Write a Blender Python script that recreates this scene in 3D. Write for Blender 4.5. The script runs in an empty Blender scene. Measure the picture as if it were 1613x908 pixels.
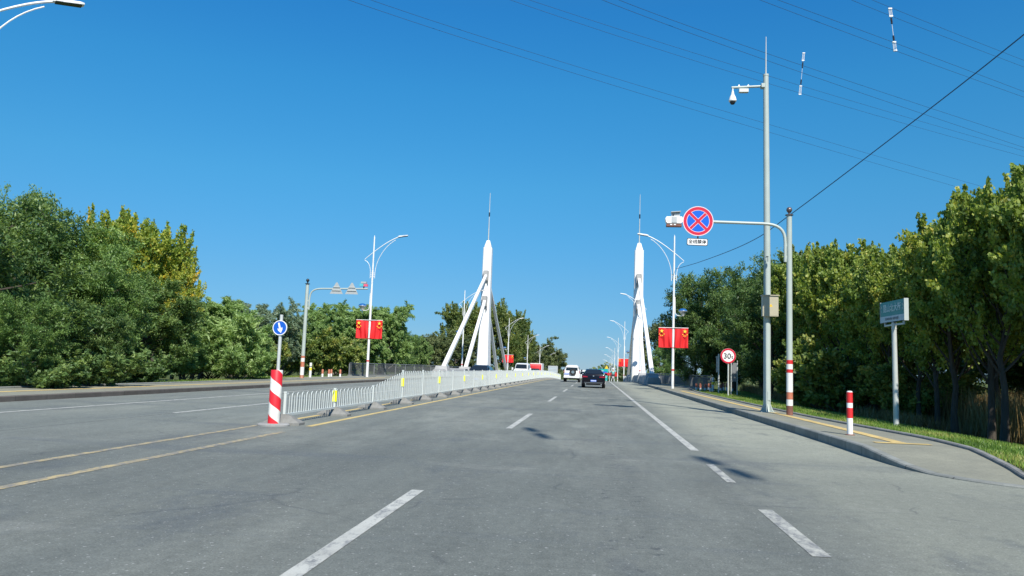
import bpy, bmesh, math, random
import numpy as np
from mathutils import Vector, Matrix
R = math.radians
random.seed(7)
SC = bpy.context.scene
COL = SC.collection

# ------------------------------------------------------------ camera, world, sun
W, H, F = 1613., 908., 1200.
CAMZ = 1.4
ROLL = 0.024
d = np.array([938 - W/2, -(583 - H/2), F]); d /= np.linalg.norm(d)
u = np.array([math.sin(ROLL), math.cos(ROLL), 0]); u = u - d*np.dot(u, d); u /= np.linalg.norm(u)
r = np.cross(u, d); r /= np.linalg.norm(r)
RW = np.array([r, d, u])
cd = bpy.data.cameras.new('camera'); cam = bpy.data.objects.new('camera', cd); COL.objects.link(cam)
m = Matrix.Identity(4)
for i in range(3):
    m[i][0] = RW[i][0]; m[i][1] = RW[i][1]; m[i][2] = -RW[i][2]
m[2][3] = CAMZ
cam.matrix_world = m
cd.sensor_width = 36; cd.lens = 36*F/W; cd.clip_start = 0.1; cd.clip_end = 6000
SC.camera = cam
SUN_EL, SUN_AZ = 46., 159.
world = bpy.data.worlds.new('World'); SC.world = world; world.use_nodes = True
nt = world.node_tree; bgn = nt.nodes['Background']
sky = nt.nodes.new('ShaderNodeTexSky'); sky.sky_type = 'NISHITA'; sky.sun_disc = False
sky.sun_elevation = R(SUN_EL); sky.sun_rotation = R(SUN_AZ)
sky.air_density = 1.0; sky.dust_density = 0.0; sky.ozone_density = 2.2; sky.altitude = 0
# clear autumn air: deeper blue, less glare at the horizon than the stock atmosphere
tcw = nt.nodes.new('ShaderNodeTexCoord'); spw = nt.nodes.new('ShaderNodeSeparateXYZ'); nt.links.new(tcw.outputs['Generated'], spw.inputs[0])
rpw = nt.nodes.new('ShaderNodeValToRGB'); nt.links.new(spw.outputs[2], rpw.inputs[0])
stops = [(0, (.155, .265, .49)), (.018, (.152, .262, .462)), (.051, (.147, .284, .462)), (.109, (.158, .342, .49)), (.231, (.155, .484, .62)), (.346, (.128, .549, .737)), (.436, (.102, .54, .81)), (.85, (.36, .66, .84))]
el = rpw.color_ramp.elements
while len(el) < len(stops): el.new(.5)
for i_, (p_, c_) in enumerate(stops): el[i_].position = p_; el[i_].color = (*c_, 1)
mxw = nt.nodes.new('ShaderNodeMix'); mxw.data_type = 'RGBA'; mxw.blend_type = 'MULTIPLY'; mxw.inputs[0].default_value = 1
nt.links.new(sky.outputs[0], mxw.inputs[6]); nt.links.new(rpw.outputs[0], mxw.inputs[7]); nt.links.new(mxw.outputs[2], bgn.inputs['Color'])
bgn.inputs['Strength'].default_value = 0.15
sl = bpy.data.lights.new('sun', 'SUN'); sl.energy = 5.0; sl.angle = R(0.53); sl.color = (1, .95, .87)
so = bpy.data.objects.new('sun', sl); COL.objects.link(so)
sdir = Vector((math.sin(R(SUN_AZ))*math.cos(R(SUN_EL)), math.cos(R(SUN_AZ))*math.cos(R(SUN_EL)), math.sin(R(SUN_EL))))
so.rotation_euler = sdir.to_track_quat('Z', 'Y').to_euler(); so.location = (0, -20, 60)
SC.view_settings.view_transform = 'Standard'; SC.view_settings.look = 'None'
SC.view_settings.exposure = 0.4; SC.view_settings.gamma = 1

def at(x, y, Y):
    "world point on the sight line of a place in the picture, at road distance Y"
    v = RW @ np.array([x - W/2, -(y - H/2), F])
    return Vector((v[0]*Y/v[1], Y, CAMZ + v[2]*Y/v[1]))

# road profile along Y: flat, crest of the bridge, falling away
def prof(Y):
    if Y < 85: return 0.
    if Y < 150: return -0.00023*(Y-85)**2
    if Y < 340: return -0.972 - 0.0299*(Y-150)
    t = min((Y-340)/80., 1.)
    return -6.653 - 0.0299*80*(t - t*t/2)

def vz(x, y):
    "height of the right verge: falls away towards the trees"
    k = min(max((58-y)/14., 0), 1)
    z = np.interp(x, [7.2, 9.3, 10.8, 12.2, 16, 22, 30], [.12, 0., -.2, -.47, -.7, -1., -1.2])
    return float(.12*(1-k)+z*k) if x < 12.2 else float(z*k-(.1)*(1-k))
# ------------------------------------------------------------ materials
def newmat(name):
    mt = bpy.data.materials.new(name); mt.use_nodes = True
    return mt, mt.node_tree, mt.node_tree.nodes['Principled BSDF']
def N(t, typ, **kw):
    n = t.nodes.new(typ)
    for k, v in kw.items():
        if k in n.inputs: n.inputs[k].default_value = v
        else: setattr(n, k, v)
    return n
def noise(t, scale, detail=4, rough=.6, coord='Object', stretch=None):
    tc = N(t, 'ShaderNodeTexCoord'); n = N(t, 'ShaderNodeTexNoise')
    n.inputs['Scale'].default_value = scale; n.inputs['Detail'].default_value = detail; n.inputs['Roughness'].default_value = rough
    if stretch:
        mp = N(t, 'ShaderNodeMapping'); mp.inputs['Scale'].default_value = stretch
        t.links.new(tc.outputs[coord], mp.inputs[0]); t.links.new(mp.outputs[0], n.inputs['Vector'])
    else: t.links.new(tc.outputs[coord], n.inputs['Vector'])
    return n
def ramp(t, src, stops):
    n = N(t, 'ShaderNodeValToRGB'); e = n.color_ramp.elements
    while len(e) < len(stops): e.new(.5)
    for i, (p, c) in enumerate(stops):
        e[i].position = p; e[i].color = (*c, 1) if len(c) == 3 else c
    t.links.new(src, n.inputs[0]); return n
def mixc(t, fac, a, b, mode='MIX'):
    n = N(t, 'ShaderNodeMix', data_type='RGBA', blend_type=mode)
    for k, v in ((0, fac), (6, a), (7, b)):
        if hasattr(v, 'links') or hasattr(v, 'is_linked'): t.links.new(v, n.inputs[k])
        else: n.inputs[k].default_value = v if k == 0 else (*v, 1)
    return n.outputs[2]
def mth(t, op, a, b=0., c=None):
    n = N(t, 'ShaderNodeMath', operation=op)
    for k, v in ((0, a), (1, b), (2, c)):
        if v is None: continue
        if hasattr(v, 'is_linked'): t.links.new(v, n.inputs[k])
        else: n.inputs[k].default_value = v
    return n.outputs[0]
def bump(t, b, h, strength=.3, dist=.02):
    n = N(t, 'ShaderNodeBump'); n.inputs['Strength'].default_value = strength; n.inputs['Distance'].default_value = dist
    t.links.new(h, n.inputs['Height']); t.links.new(n.outputs[0], b.inputs['Normal'])

def simple(name, col, rough=.5, metal=0., vary=.12, scale=6., spec=None, dirt=None):
    mt, t, b = newmat(name)
    n = noise(t, scale, 5, .65)
    c2 = tuple(max(0, c*(1-vary)) for c in col); c3 = tuple(min(1, c*(1+vary*.6)) for c in col)
    rp = ramp(t, n.outputs[0], [(.3, c2), (.7, c3)])
    out = rp.outputs[0]
    if dirt:
        n2 = noise(t, scale*.45, 6, .7, stretch=(1, 1, .35)); f = ramp(t, n2.outputs[0], [(.5, (0,)*3), (.72, (1,)*3)])
        out = mixc(t, mth(t, 'MULTIPLY', f.outputs[0], .55), out, dirt)
    t.links.new(out, b.inputs['Base Color'])
    b.inputs['Roughness'].default_value = rough; b.inputs['Metallic'].default_value = metal
    if spec is not None: b.inputs['Specular IOR Level'].default_value = spec
    return mt

def asphalt():
    mt, t, b = newmat('asphalt')
    tc = N(t, 'ShaderNodeTexCoord'); sp = N(t, 'ShaderNodeSeparateXYZ'); t.links.new(tc.outputs['Object'], sp.inputs[0])
    X, Y = sp.outputs[0], sp.outputs[1]
    big = noise(t, .35, 4, .6, stretch=(1, .35, 1)); c = ramp(t, big.outputs[0], [(.28, (.118, .130, .116)), (.5, (.168, .180, .156)), (.72, (.222, .230, .194))]).outputs[0]
    mid = noise(t, 1.6, 6, .7, stretch=(1, .22, 1)); c = mixc(t, .85, c, ramp(t, mid.outputs[0], [(.3, (.36,)*3), (.7, (.64,)*3)]).outputs[0], 'OVERLAY')
    # wheel paths run along the lanes
    ws = mth(t, 'SINE', mth(t, 'MULTIPLY', mth(t, 'ADD', X, .05), 3.3)); wn = noise(t, .5, 3, .6, stretch=(1, .12, 1))
    c = mixc(t, mth(t, 'MULTIPLY', mth(t, 'MULTIPLY', mth(t, 'ADD', ws, 1.), wn.outputs[0]), .22), c, (.118, .128, .118))
    # dusty paler band beside the right kerb and at the side road mouth
    dn = noise(t, .6, 5, .7)
    xx = mth(t, 'ADD', X, mth(t, 'MULTIPLY', dn.outputs[0], 1.4))
    dust = N(t, 'ShaderNodeMapRange'); dust.inputs['From Min'].default_value = 2.4; dust.inputs['From Max'].default_value = 3.6
    t.links.new(xx, dust.inputs['Value'])
    c = mixc(t, mth(t, 'MULTIPLY', dust.outputs[0], .8), c, (.30, .31, .245))
    xl = N(t, 'ShaderNodeMapRange'); xl.inputs['From Min'].default_value = -6.2; xl.inputs['From Max'].default_value = -8.0
    t.links.new(xx, xl.inputs['Value'])
    c = mixc(t, mth(t, 'MULTIPLY', xl.outputs[0], .35), c, (.195, .215, .190))
    nearf = N(t, 'ShaderNodeMapRange'); nearf.inputs['From Min'].default_value = 17.; nearf.inputs['From Max'].default_value = 10.
    pn = noise(t, .45, 5, .7); t.links.new(mth(t, 'ADD', Y, mth(t, 'MULTIPLY', mth(t, 'SUBTRACT', pn.outputs[0], .5), 14.)), nearf.inputs['Value'])
    c = mixc(t, mth(t, 'MULTIPLY', nearf.outputs[0], .42), c, (.088, .097, .090))
    # dark skid and oil patches
    on = noise(t, .9, 5, .75, stretch=(.7, .28, 1)); of = ramp(t, on.outputs[0], [(.54, (0,)*3), (.70, (1,)*3)])
    c = mixc(t, mth(t, 'MULTIPLY', of.outputs[0], .55), c, (.072, .084, .094))
    # long rubber sweeps left by turning traffic
    sw = noise(t, .55, 5, .65, stretch=(.16, 1.1, 1)); sf_ = ramp(t, sw.outputs[0], [(.56, (0,)*3), (.66, (1,)*3)]); c = mixc(t, mth(t, 'MULTIPLY', sf_.outputs[0], .38), c, (.085, .098, .108))
    pl = noise(t, .7, 5, .65, stretch=(.5, .9, 1)); pf = ramp(t, pl.outputs[0], [(.60, (0,)*3), (.72, (1,)*3)]); c = mixc(t, mth(t, 'MULTIPLY', pf.outputs[0], .35), c, (.27, .275, .24))
    # drips of old oil down the lane middle
    xm = mth(t, 'COMPARE', X, .35, .25); dr = noise(t, 5, 3, .7); df = ramp(t, dr.outputs[0], [(.60, (0,)*3), (.66, (1,)*3)])
    c = mixc(t, mth(t, 'MULTIPLY', mth(t, 'MULTIPLY', xm, df.outputs[0]), .6), c, (.05, .055, .06))
    # cracks, broken up by noise
    wv = noise(t, .8, 4, .6); wmix = N(t, 'ShaderNodeMix', data_type='VECTOR'); wmix.inputs[0].default_value = .35
    t.links.new(tc.outputs['Object'], wmix.inputs[4]); t.links.new(wv.outputs['Color'], wmix.inputs[5])
    vo = N(t, 'ShaderNodeTexVoronoi', feature='DISTANCE_TO_EDGE'); vo.inputs['Scale'].default_value = .30; t.links.new(wmix.outputs[1], vo.inputs['Vector'])
    ck = ramp(t, vo.outputs['Distance'], [(0, (1,)*3), (.006, (0,)*3)]); cn = noise(t, .5, 3, .6); cf = ramp(t, cn.outputs[0], [(.50, (0,)*3), (.56, (1,)*3)])
    crack = mth(t, 'MULTIPLY', ck.outputs[0], cf.outputs[0])
    c = mixc(t, mth(t, 'MULTIPLY', crack, .4), c, (.05, .055, .06))
    # paving seam of the far carriageway
    sm = mth(t, 'COMPARE', X, -10.12, .02); c = mixc(t, mth(t, 'MULTIPLY', sm, .75), c, (.05, .05, .05))
    # aggregate
    ag = noise(t, 55, 3, .8); c = mixc(t, .85, c, ramp(t, ag.outputs[0], [(.3, (.30,)*3), (.7, (.70,)*3)]).outputs[0], 'OVERLAY')
    st = noise(t, 24, 2, .5); m7 = noise(t, 9, 5, .75); c = mixc(t, .6, c, ramp(t, m7.outputs[0], [(.3, (.36,)*3), (.7, (.64,)*3)]).outputs[0], 'OVERLAY'); sf = ramp(t, st.outputs[0], [(.67, (0,)*3), (.70, (1,)*3)]); c = mixc(t, mth(t, 'MULTIPLY', sf.outputs[0], .55), c, (.42, .42, .4))
    t.links.new(c, b.inputs['Base Color']); b.inputs['Roughness'].default_value = .82; b.inputs['Specular IOR Level'].default_value = .35
    bump(t, b, mth(t, 'SUBTRACT', ag.outputs[0], mth(t, 'MULTIPLY', crack, .8)), .35, .012)
    return mt

def paint(name, col, wear=.5):
    mt, t, b = newmat(name)
    n = noise(t, 9, 6, .75, stretch=(1, .5, 1)); f = ramp(t, n.outputs[0], [(wear-.07, (0,)*3), (wear+.07, (1,)*3)])
    n2 = noise(t, 1.7, 3, .6); cc = ramp(t, n2.outputs[0], [(.3, tuple(c*.72 for c in col)), (.7, col)]).outputs[0]
    c = mixc(t, mth(t, 'MULTIPLY', f.outputs[0], .85), cc, (.16, .165, .165))
    n3 = noise(t, 60, 2, .7); c = mixc(t, .5, c, ramp(t, n3.outputs[0], [(.3, (.4,)*3), (.7, (.6,)*3)]).outputs[0], 'OVERLAY')
    t.links.new(c, b.inputs['Base Color']); b.inputs['Roughness'].default_value = .7
    return mt

def kerbmat(name, col, joint=1.0):
    mt, t, b = newmat(name)
    tc = N(t, 'ShaderNodeTexCoord'); sp = N(t, 'ShaderNodeSeparateXYZ'); t.links.new(tc.outputs['Object'], sp.inputs[0])
    n = noise(t, 3, 6, .7); c = ramp(t, n.outputs[0], [(.3, tuple(x*.7 for x in col)), (.7, tuple(x*1.12 for x in col))]).outputs[0]
    st = N(t, 'ShaderNodeTexWhiteNoise', noise_dimensions='1D'); t.links.new(mth(t, 'FLOOR', mth(t, 'DIVIDE', sp.outputs[1], joint)), st.inputs['W'])
    c = mixc(t, .5, c, ramp(t, st.outputs[0], [(0, (.38,)*3), (1, (.6,)*3)]).outputs[0], 'OVERLAY')
    fr = mth(t, 'FRACT', mth(t, 'DIVIDE', sp.outputs[1], joint)); j = mth(t, 'LESS_THAN', fr, .018/joint)
    c = mixc(t, mth(t, 'MULTIPLY', j, .8), c, (.05, .05, .045))
    n2 = noise(t, 40, 3, .7); c = mixc(t, .4, c, ramp(t, n2.outputs[0], [(.3, (.38,)*3), (.7, (.62,)*3)]).outputs[0], 'OVERLAY')
    t.links.new(c, b.inputs['Base Color']); b.inputs['Roughness'].default_value = .85
    bump(t, b, n2.outputs[0], .25, .01)
    return mt

def paving():
    mt, t, b = newmat('sidewalk_paving')
    n = noise(t, .9, 6, .7); c = ramp(t, n.outputs[0], [(.3, (.185, .186, .145)), (.7, (.26, .258, .195))]).outputs[0]
    n2 = noise(t, 45, 3, .7); c = mixc(t, .6, c, ramp(t, n2.outputs[0], [(.3, (.36,)*3), (.7, (.64,)*3)]).outputs[0], 'OVERLAY')
    br = N(t, 'ShaderNodeTexBrick'); br.inputs['Scale'].default_value = 2.2; br.inputs['Mortar Size'].default_value = .012
    br.inputs['Color1'].default_value = (.47,)*3+(1,); br.inputs['Color2'].default_value = (.53,)*3+(1,); br.inputs['Mortar'].default_value = (.36,)*3+(1,)
    tc = N(t, 'ShaderNodeTexCoord'); t.links.new(tc.outputs['Object'], br.inputs['Vector'])
    c = mixc(t, .6, c, br.outputs['Color'], 'OVERLAY')
    t.links.new(c, b.inputs['Base Color']); b.inputs['Roughness'].default_value = .88
    return mt

def ground_mat():
    mt, t, b = newmat('ground_soil_grass')
    n = noise(t, .25, 6, .7); n2 = noise(t, 4, 5, .75)
    c = ramp(t, n.outputs[0], [(.3, (.045, .07, .018)), (.55, (.075, .095, .028)), (.75, (.16, .13, .06))]).outputs[0]
    c = mixc(t, .8, c, ramp(t, n2.outputs[0], [(.25, (.25,)*3), (.75, (.72,)*3)]).outputs[0], 'OVERLAY')
    t.links.new(c, b.inputs['Base Color']); b.inputs['Roughness'].default_value = .95; b.inputs['Specular IOR Level'].default_value = .1
    bump(t, b, n2.outputs[0], .6, .08)
    return mt

def leafmat(name, cols, trans=.35):
    mt, t, b = newmat(name)
    at_ = N(t, 'ShaderNodeAttribute'); at_.attribute_name = 'tint'
    oi = N(t, 'ShaderNodeObjectInfo')
    v = mth(t, 'ADD', at_.outputs['Fac'], mth(t, 'MULTIPLY', mth(t, 'SUBTRACT', oi.outputs['Random'], .5), .22))
    k = len(cols); c = ramp(t, v, [(i/(k-1), cols[i]) for i in range(k)])
    t.links.new(c.outputs[0], b.inputs['Base Color']); b.inputs['Roughness'].default_value = .5; b.inputs['Specular IOR Level'].default_value = .45
    tr = N(t, 'ShaderNodeBsdfTranslucent'); t.links.new(mixc(t, 1., c.outputs[0], (1.0, 1.0, .45), 'MULTIPLY'), tr.inputs['Color'])
    mx = N(t, 'ShaderNodeMixShader'); mx.inputs[0].default_value = trans
    t.links.new(b.outputs[0], mx.inputs[1]); t.links.new(tr.outputs[0], mx.inputs[2]); t.links.new(mx.outputs[0], t.nodes['Material Output'].inputs[0])
    return mt

def bark(name, col):
    mt, t, b = newmat(name)
    n = noise(t, 8, 6, .7, stretch=(1, 1, .2)); c = ramp(t, n.outputs[0], [(.3, tuple(x*.5 for x in col)), (.7, tuple(x*1.2 for x in col))])
    t.links.new(c.outputs[0], b.inputs['Base Color']); b.inputs['Roughness'].default_value = .9; bump(t, b, n.outputs[0], .8, .03)
    return mt

def pylon_mat():
    mt, t, b = newmat('pylon_white_paint')
    n = noise(t, .5, 5, .6, stretch=(1, 1, .3)); c = ramp(t, n.outputs[0], [(.3, (.74, .73, .70)), (.7, (.82, .81, .79))]).outputs[0]
    tc = N(t, 'ShaderNodeTexCoord'); sp = N(t, 'ShaderNodeSeparateXYZ'); t.links.new(tc.outputs['Object'], sp.inputs[0])
    fz = N(t, 'ShaderNodeMapRange'); fz.inputs['From Min'].default_value = 3.2; fz.inputs['From Max'].default_value = 0.4
    t.links.new(mth(t, 'ADD', sp.outputs[2], mth(t, 'MULTIPLY', n.outputs[0], 1.2)), fz.inputs['Value'])
    c = mixc(t, mth(t, 'MULTIPLY', fz.outputs[0], .5), c, (.62, .52, .33))
    t.links.new(c, b.inputs['Base Color']); b.inputs['Roughness'].default_value = .5
    return mt

MA = asphalt()
MW = paint('road_paint_white', (.50, .50, .445), .57); MWW = paint('road_paint_white_worn', (.46, .46, .40), .50)
MY = paint('road_paint_yellow', (.62, .47, .18), .62); MYW = paint('road_paint_yellow_worn', (.50, .40, .20), .49)
MTAC = paint('tactile_yellow', (.66, .49, .19), .62)
MK = kerbmat('kerb_stone', (.24, .25, .225)); MKL = kerbmat('kerb_stone_brown', (.12, .105, .09), 1.2); MK2 = kerbmat('kerb_concrete', (.24, .24, .225), .6)
MPV = paving(); MG = ground_mat()
MCONC = simple('concrete', (.30, .30, .285), .9, vary=.25, scale=4, dirt=(.14, .13, .11))
MFOOT = simple('foot_concrete', (.20, .20, .185), .9, vary=.25, scale=5)
MCONC2 = simple('barrier_concrete', (.36, .36, .35), .9, vary=.15, scale=2, dirt=(.2, .19, .17))
MPY = pylon_mat()
MLAMP = simple('lamp_white_paint', (.76, .77, .75), .4, vary=.06, scale=2, dirt=(.55, .54, .48))
MGALV = simple('galvanised_steel', (.56, .58, .54), .42, .2, vary=.12, scale=5, dirt=(.34, .35, .34))
MPOLE = simple('grey_green_pole_paint', (.40, .455, .415), .42, 0., vary=.08, scale=2, dirt=(.34, .37, .35))
MFIN = simple('finial_bronze', (.16, .12, .11), .35, .5)
MDARK = simple('dark_metal', (.03, .035, .04), .4, .3)
MBLACK = simple('black_rubber', (.015, .015, .016), .75)
MCAB = simple('cabinet_beige', (.42, .38, .27), .45, vary=.05)
MRED = simple('red_paint', (.60, .022, .024), .45, vary=.12, dirt=(.4, .1, .08)); MWHITE = simple('white_paint', (.74, .74, .70), .5, vary=.1, dirt=(.5, .48, .42))
MREDF = simple('faded_red_paint', (.48, .16, .09), .65, vary=.3, dirt=(.5, .42, .33)); MBROWN = simple('rusty_brown_paint', (.20, .085, .06), .8, vary=.35)
MSRED = simple('sign_red', (.58, .012, .04), .35, vary=.04); MSBLUE = simple('sign_blue', (.003, .11, .62), .35, vary=.04)
MSBLUE2 = simple('arrow_sign_blue', (.01, .10, .48), .35, vary=.05)
MSWHITE = simple('sign_white', (.80, .79, .76), .4, vary=.04); MSPINK = simple('sign_rim_white', (.72, .60, .62), .4, vary=.04); MTXT = simple('sign_black', (.02, .02, .02), .5)
MSBACK = simple('sign_back_grey', (.42, .44, .43), .5, .2, vary=.08)
MGREEN = simple('street_sign_green', (.015, .22, .20), .4, vary=.06); MTEAL = simple('direction_sign_green', (.01, .36, .32), .4)
MPALE = simple('sign_pale_band', (.42, .52, .56), .45, vary=.05); MSILV = simple('silver_edge', (.46, .50, .47), .4, .1, vary=.05); MPTX = simple('sign_pale_lettering', (.55, .68, .68), .5)
MFENCE = simple('fence_white_paint', (.56, .60, .57), .38, vary=.08, dirt=(.5, .5, .46)); MREFL = simple('yellow_reflector', (.80, .85, .01), .35, vary=.06)
MRAIL = simple('railing_grey', (.20, .21, .215), .5, .2, vary=.15)
MFLAG = simple('flag_red', (.70, .014, .016), .7, vary=.08, scale=1.5); MSTAR = simple('flag_yellow', (.88, .66, .05), .6)
MDOME = simple('dome_blue', (.01, .10, .30), .35, vary=.05); MWIRE = simple('wire_dark', (.03, .08, .17), .6, vary=.1); MCERAM = simple('insulator_dark', (.035, .035, .045), .35)
MYEL = simple('warning_yellow', (.80, .52, .02), .5); MORANGE = simple('orange_paint', (.75, .12, .02), .5)
MCYAN = simple('cyan_lens', (.1, .5, .52), .3); MPINK = simple('pink_lens', (.75, .12, .18), .3)

# ------------------------------------------------------------ mesh helpers
class MB:
    def __init__(s): s.v = []; s.f = []; s.mi = []; s.m = 0
    def add(s, vs, fs):
        o = len(s.v); s.v += [tuple(p) for p in vs]; s.f += [tuple(i+o for i in f) for f in fs]; s.mi += [s.m]*len(fs); return s
    def box(s, c, sz, rot=None, taper=1.):
        x, y, z = (k/2 for k in sz); vs = []
        for (a, b_, e) in ((-1,-1,-1),(1,-1,-1),(1,1,-1),(-1,1,-1),(-1,-1,1),(1,-1,1),(1,1,1),(-1,1,1)):
            k = taper if e > 0 else 1
            p = Vector((a*x*k, b_*y*k, e*z))
            if rot is not None: p = rot @ p
            vs.append(p + Vector(c))
        return s.add(vs, [(0,3,2,1),(4,5,6,7),(0,1,5,4),(1,2,6,5),(2,3,7,6),(3,0,4,7)])
    def loft(s, rings, caps=True, closed=True):
        n = len(rings[0]); vs = [p for rg in rings for p in rg]; fs = []
        for i in range(len(rings)-1):
            for j in range(n if closed else n-1):
                a = i*n+j; b_ = i*n+(j+1) % n; fs.append((a, b_, b_+n, a+n))
        if caps: fs += [tuple(range(n-1, -1, -1)), tuple(range((len(rings)-1)*n, len(rings)*n))]
        return s.add(vs, fs)
    def tube(s, pts, rad, n=8, caps=True):
        pts = [Vector(p) for p in pts]; rads = rad if isinstance(rad, (list, tuple)) else [rad]*len(pts)
        rings = []; prev = None
        for i, p in enumerate(pts):
            t = (pts[min(i+1, len(pts)-1)] - pts[max(i-1, 0)]).normalized()
            if prev is None:
                a = Vector((1, 0, 0)) if abs(t.x) < .9 else Vector((0, 1, 0)); x = t.cross(a).normalized()
            else: x = (prev - t*prev.dot(t)).normalized()
            prev = x; y = t.cross(x)
            rings.append([p + (x*math.cos(2*math.pi*k/n) + y*math.sin(2*math.pi*k/n))*rads[i] for k in range(n)])
        return s.loft(rings, caps)
    def lathe(s, prf, c=(0, 0, 0), n=16):
        return s.loft([[Vector((c[0]+r_*math.cos(2*math.pi*k/n), c[1]+r_*math.sin(2*math.pi*k/n), c[2]+z)) for k in range(n)] for r_, z in prf])
    def prism(s, poly, y0, y1, M_=None):
        "poly in local (x,z), extruded along y"
        n = len(poly); vs = [Vector((x, y0, z)) for x, z in poly] + [Vector((x, y1, z)) for x, z in poly]
        if M_ is not None: vs = [M_ @ p for p in vs]
        return s.add(vs, [tuple(range(n)), tuple(range(2*n-1, n-1, -1))] + [(i, i+n, (i+1) % n+n, (i+1) % n) for i in range(n)])
    def mesh(s, name, mats, smooth=None):
        me = bpy.data.meshes.new(name); me.from_pydata(s.v, [], s.f)
        for q in (mats if isinstance(mats, (list, tuple)) else [mats]): me.materials.append(q)
        if s.m or any(s.mi): me.polygons.foreach_set('material_index', s.mi)
        bm = bmesh.new(); bm.from_mesh(me); bmesh.ops.recalc_face_normals(bm, faces=bm.faces); bm.to_mesh(me); bm.free()
        if smooth:
            me.polygons.foreach_set('use_smooth', [True]*len(me.polygons))
            try: me.set_sharp_from_angle(angle=R(smooth))
            except Exception: pass
        return me
    def build(s, name, mats, parent=None, smooth=None, loc=(0, 0, 0)):
        return put(name, s.mesh(name, mats, smooth), parent, loc)
def put(name, me, parent=None, loc=(0, 0, 0), rz=0):
    o = bpy.data.objects.new(name, me); COL.objects.link(o); o.parent = parent; o.location = loc; o.rotation_euler = (0, 0, rz); return o
def thing(name, label, cat, loc=(0, 0, 0), rz=0, group=None):
    o = bpy.data.objects.new(name, None); COL.objects.link(o); o.location = loc; o.rotation_euler = (0, 0, rz); o.empty_display_size = .2
    return tag(o, label, cat, group)
def tag(o, label, cat, group=None):
    o['label'] = label; o['category'] = cat
    if group: o['group'] = group
    return o
def struct(o, kind='structure', label=None):
    o['kind'] = kind
    if label: o['label'] = label
    return o
def dup(root, loc, rz=0, label=None, scale=None):
    c = root.copy(); COL.objects.link(c); c.location = loc; c.rotation_euler = (0, 0, rz)
    if label: c['label'] = label
    if scale: c.scale = scale
    for ch in root.children:
        k = ch.copy(); COL.objects.link(k); k.parent = c
        for g in ch.children:
            q = g.copy(); COL.objects.link(q); q.parent = k
    return c
def bez(p0, p1, p2, p3, n=12):
    p0, p1, p2, p3 = map(Vector, (p0, p1, p2, p3))
    return [p0*(1-t)**3 + p1*3*t*(1-t)**2 + p2*3*t*t*(1-t) + p3*t**3 for t in (i/n for i in range(n+1))]
def text_mesh(txt, size, mat, name='lettering', parent=None, M_=None, depth=.004, bold=0.):
    cu = bpy.data.curves.new('t', 'FONT'); cu.body = txt; cu.size = size; cu.align_x = 'CENTER'; cu.align_y = 'CENTER'; cu.extrude = depth; cu.offset = bold
    to = bpy.data.objects.new('t', cu); COL.objects.link(to)
    bpy.context.view_layer.update()
    me = bpy.data.meshes.new_from_object(to.evaluated_get(bpy.context.evaluated_depsgraph_get()))
    bpy.data.objects.remove(to); bpy.data.curves.remove(cu)
    me.transform(Matrix.Rotation(R(90), 4, 'X'))      # faces -Y
    if M_ is not None: me.transform(M_)
    me.materials.clear(); me.materials.append(mat)
    return put(name, me, parent)
def ribbon(pts_l, pts_r, z=0., name='ribbon', mat=None, usez=True):
    b = MB(); vs = []
    for (a, c) in zip(pts_l, pts_r):
        vs += [(a[0], a[1], z + prof(a[1])), (c[0], c[1], z + prof(c[1]))]
    b.add(vs, [(2*i, 2*i+1, 2*i+3, 2*i+2) for i in range(len(pts_l)-1)])
    return b.build(name, mat)
YS = [-60, -20, 0, 20, 40, 60, 75] + list(range(80, 160, 4)) + list(range(160, 430, 10))

# ------------------------------------------------------------ setting: ground, river, road
KL, KR = -15.55, 5.05
def terrain():
    xs = sorted(set([-3000, -1500, -700, -350, -180, -100, -70, -50, -40, -34, -30, -27, -24, -21, -19.8, -19.0, -16, -10, -4, 2, 6.9, 8.0, 9.5, 11, 13, 15, 18, 22, 27, 34, 45, 60, 90, 150, 350, 700, 1500, 3000]))
    ys = [-400, -120, -60, -30, -15, 0, 10] + list(range(16, 84, 6)) + list(range(84, 150, 4)) + list(range(150, 430, 14)) + [470, 550, 700, 1000, 1600, 2600, 4200]
    rnd = random.Random(3); vs = []; fs = []
    for y in ys:
        for x in xs:
            z = prof(y) - .12
            if -19.5 < x < 7.5: z -= .5
            else:
                z += .09 if y < 84 else 0
                dd = -22-x
                if x > 0: z = prof(y) + vz(x, y) - .1
                if dd > 0 and y < 400: z -= min(dd*.08, .9)
                z += rnd.uniform(-.05, .05)
            k = min(max((y-90)/14., 0), 1)*min(max((140-y)/14., 0), 1)
            z -= 4.2*k*k*(3-2*k)
            vs.append((x, y, z))
    n = len(xs)
    for i in range(len(ys)-1):
        for j in range(n-1): fs.append((i*n+j, i*n+j+1, (i+1)*n+j+1, (i+1)*n+j))
    b = MB(); b.add(vs, fs); return b.build('ground', MG, smooth=60)
struct(terrain())
mt, t_, b_ = newmat('river_water'); b_.inputs['Base Color'].default_value = (.03, .05, .045, 1); b_.inputs['Roughness'].default_value = .08
nn = noise(t_, 3, 3); bump(t_, b_, nn.outputs[0], .15, .05)
b = MB(); b.add([(-400, 96, -3.4), (400, 96, -3.4), (400, 134, -3.4), (-400, 134, -3.4)], [(0, 1, 2, 3)]); struct(b.build('river_water', mt))
struct(ribbon([(KL, y) for y in YS], [(KR+.6, y) for y in YS], 0, 'road', MA))
b = MB(); b.add([(KR+.6, -60, 0), (60, -60, 0), (60, 12.0, 0), (KR+.6, 12.0, 0)], [(0, 1, 2, 3)]); struct(b.build('side_road', MA))
b = MB(); rg = []
for y in range(84, 147, 3): rg.append([Vector((x, y, prof(y)+z)) for x, z in ((-19.2, -.02), (7.6, -.02), (7.6, -.5), (5.5, -1.1), (-17, -1.1), (-19.2, -.5))])
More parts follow.
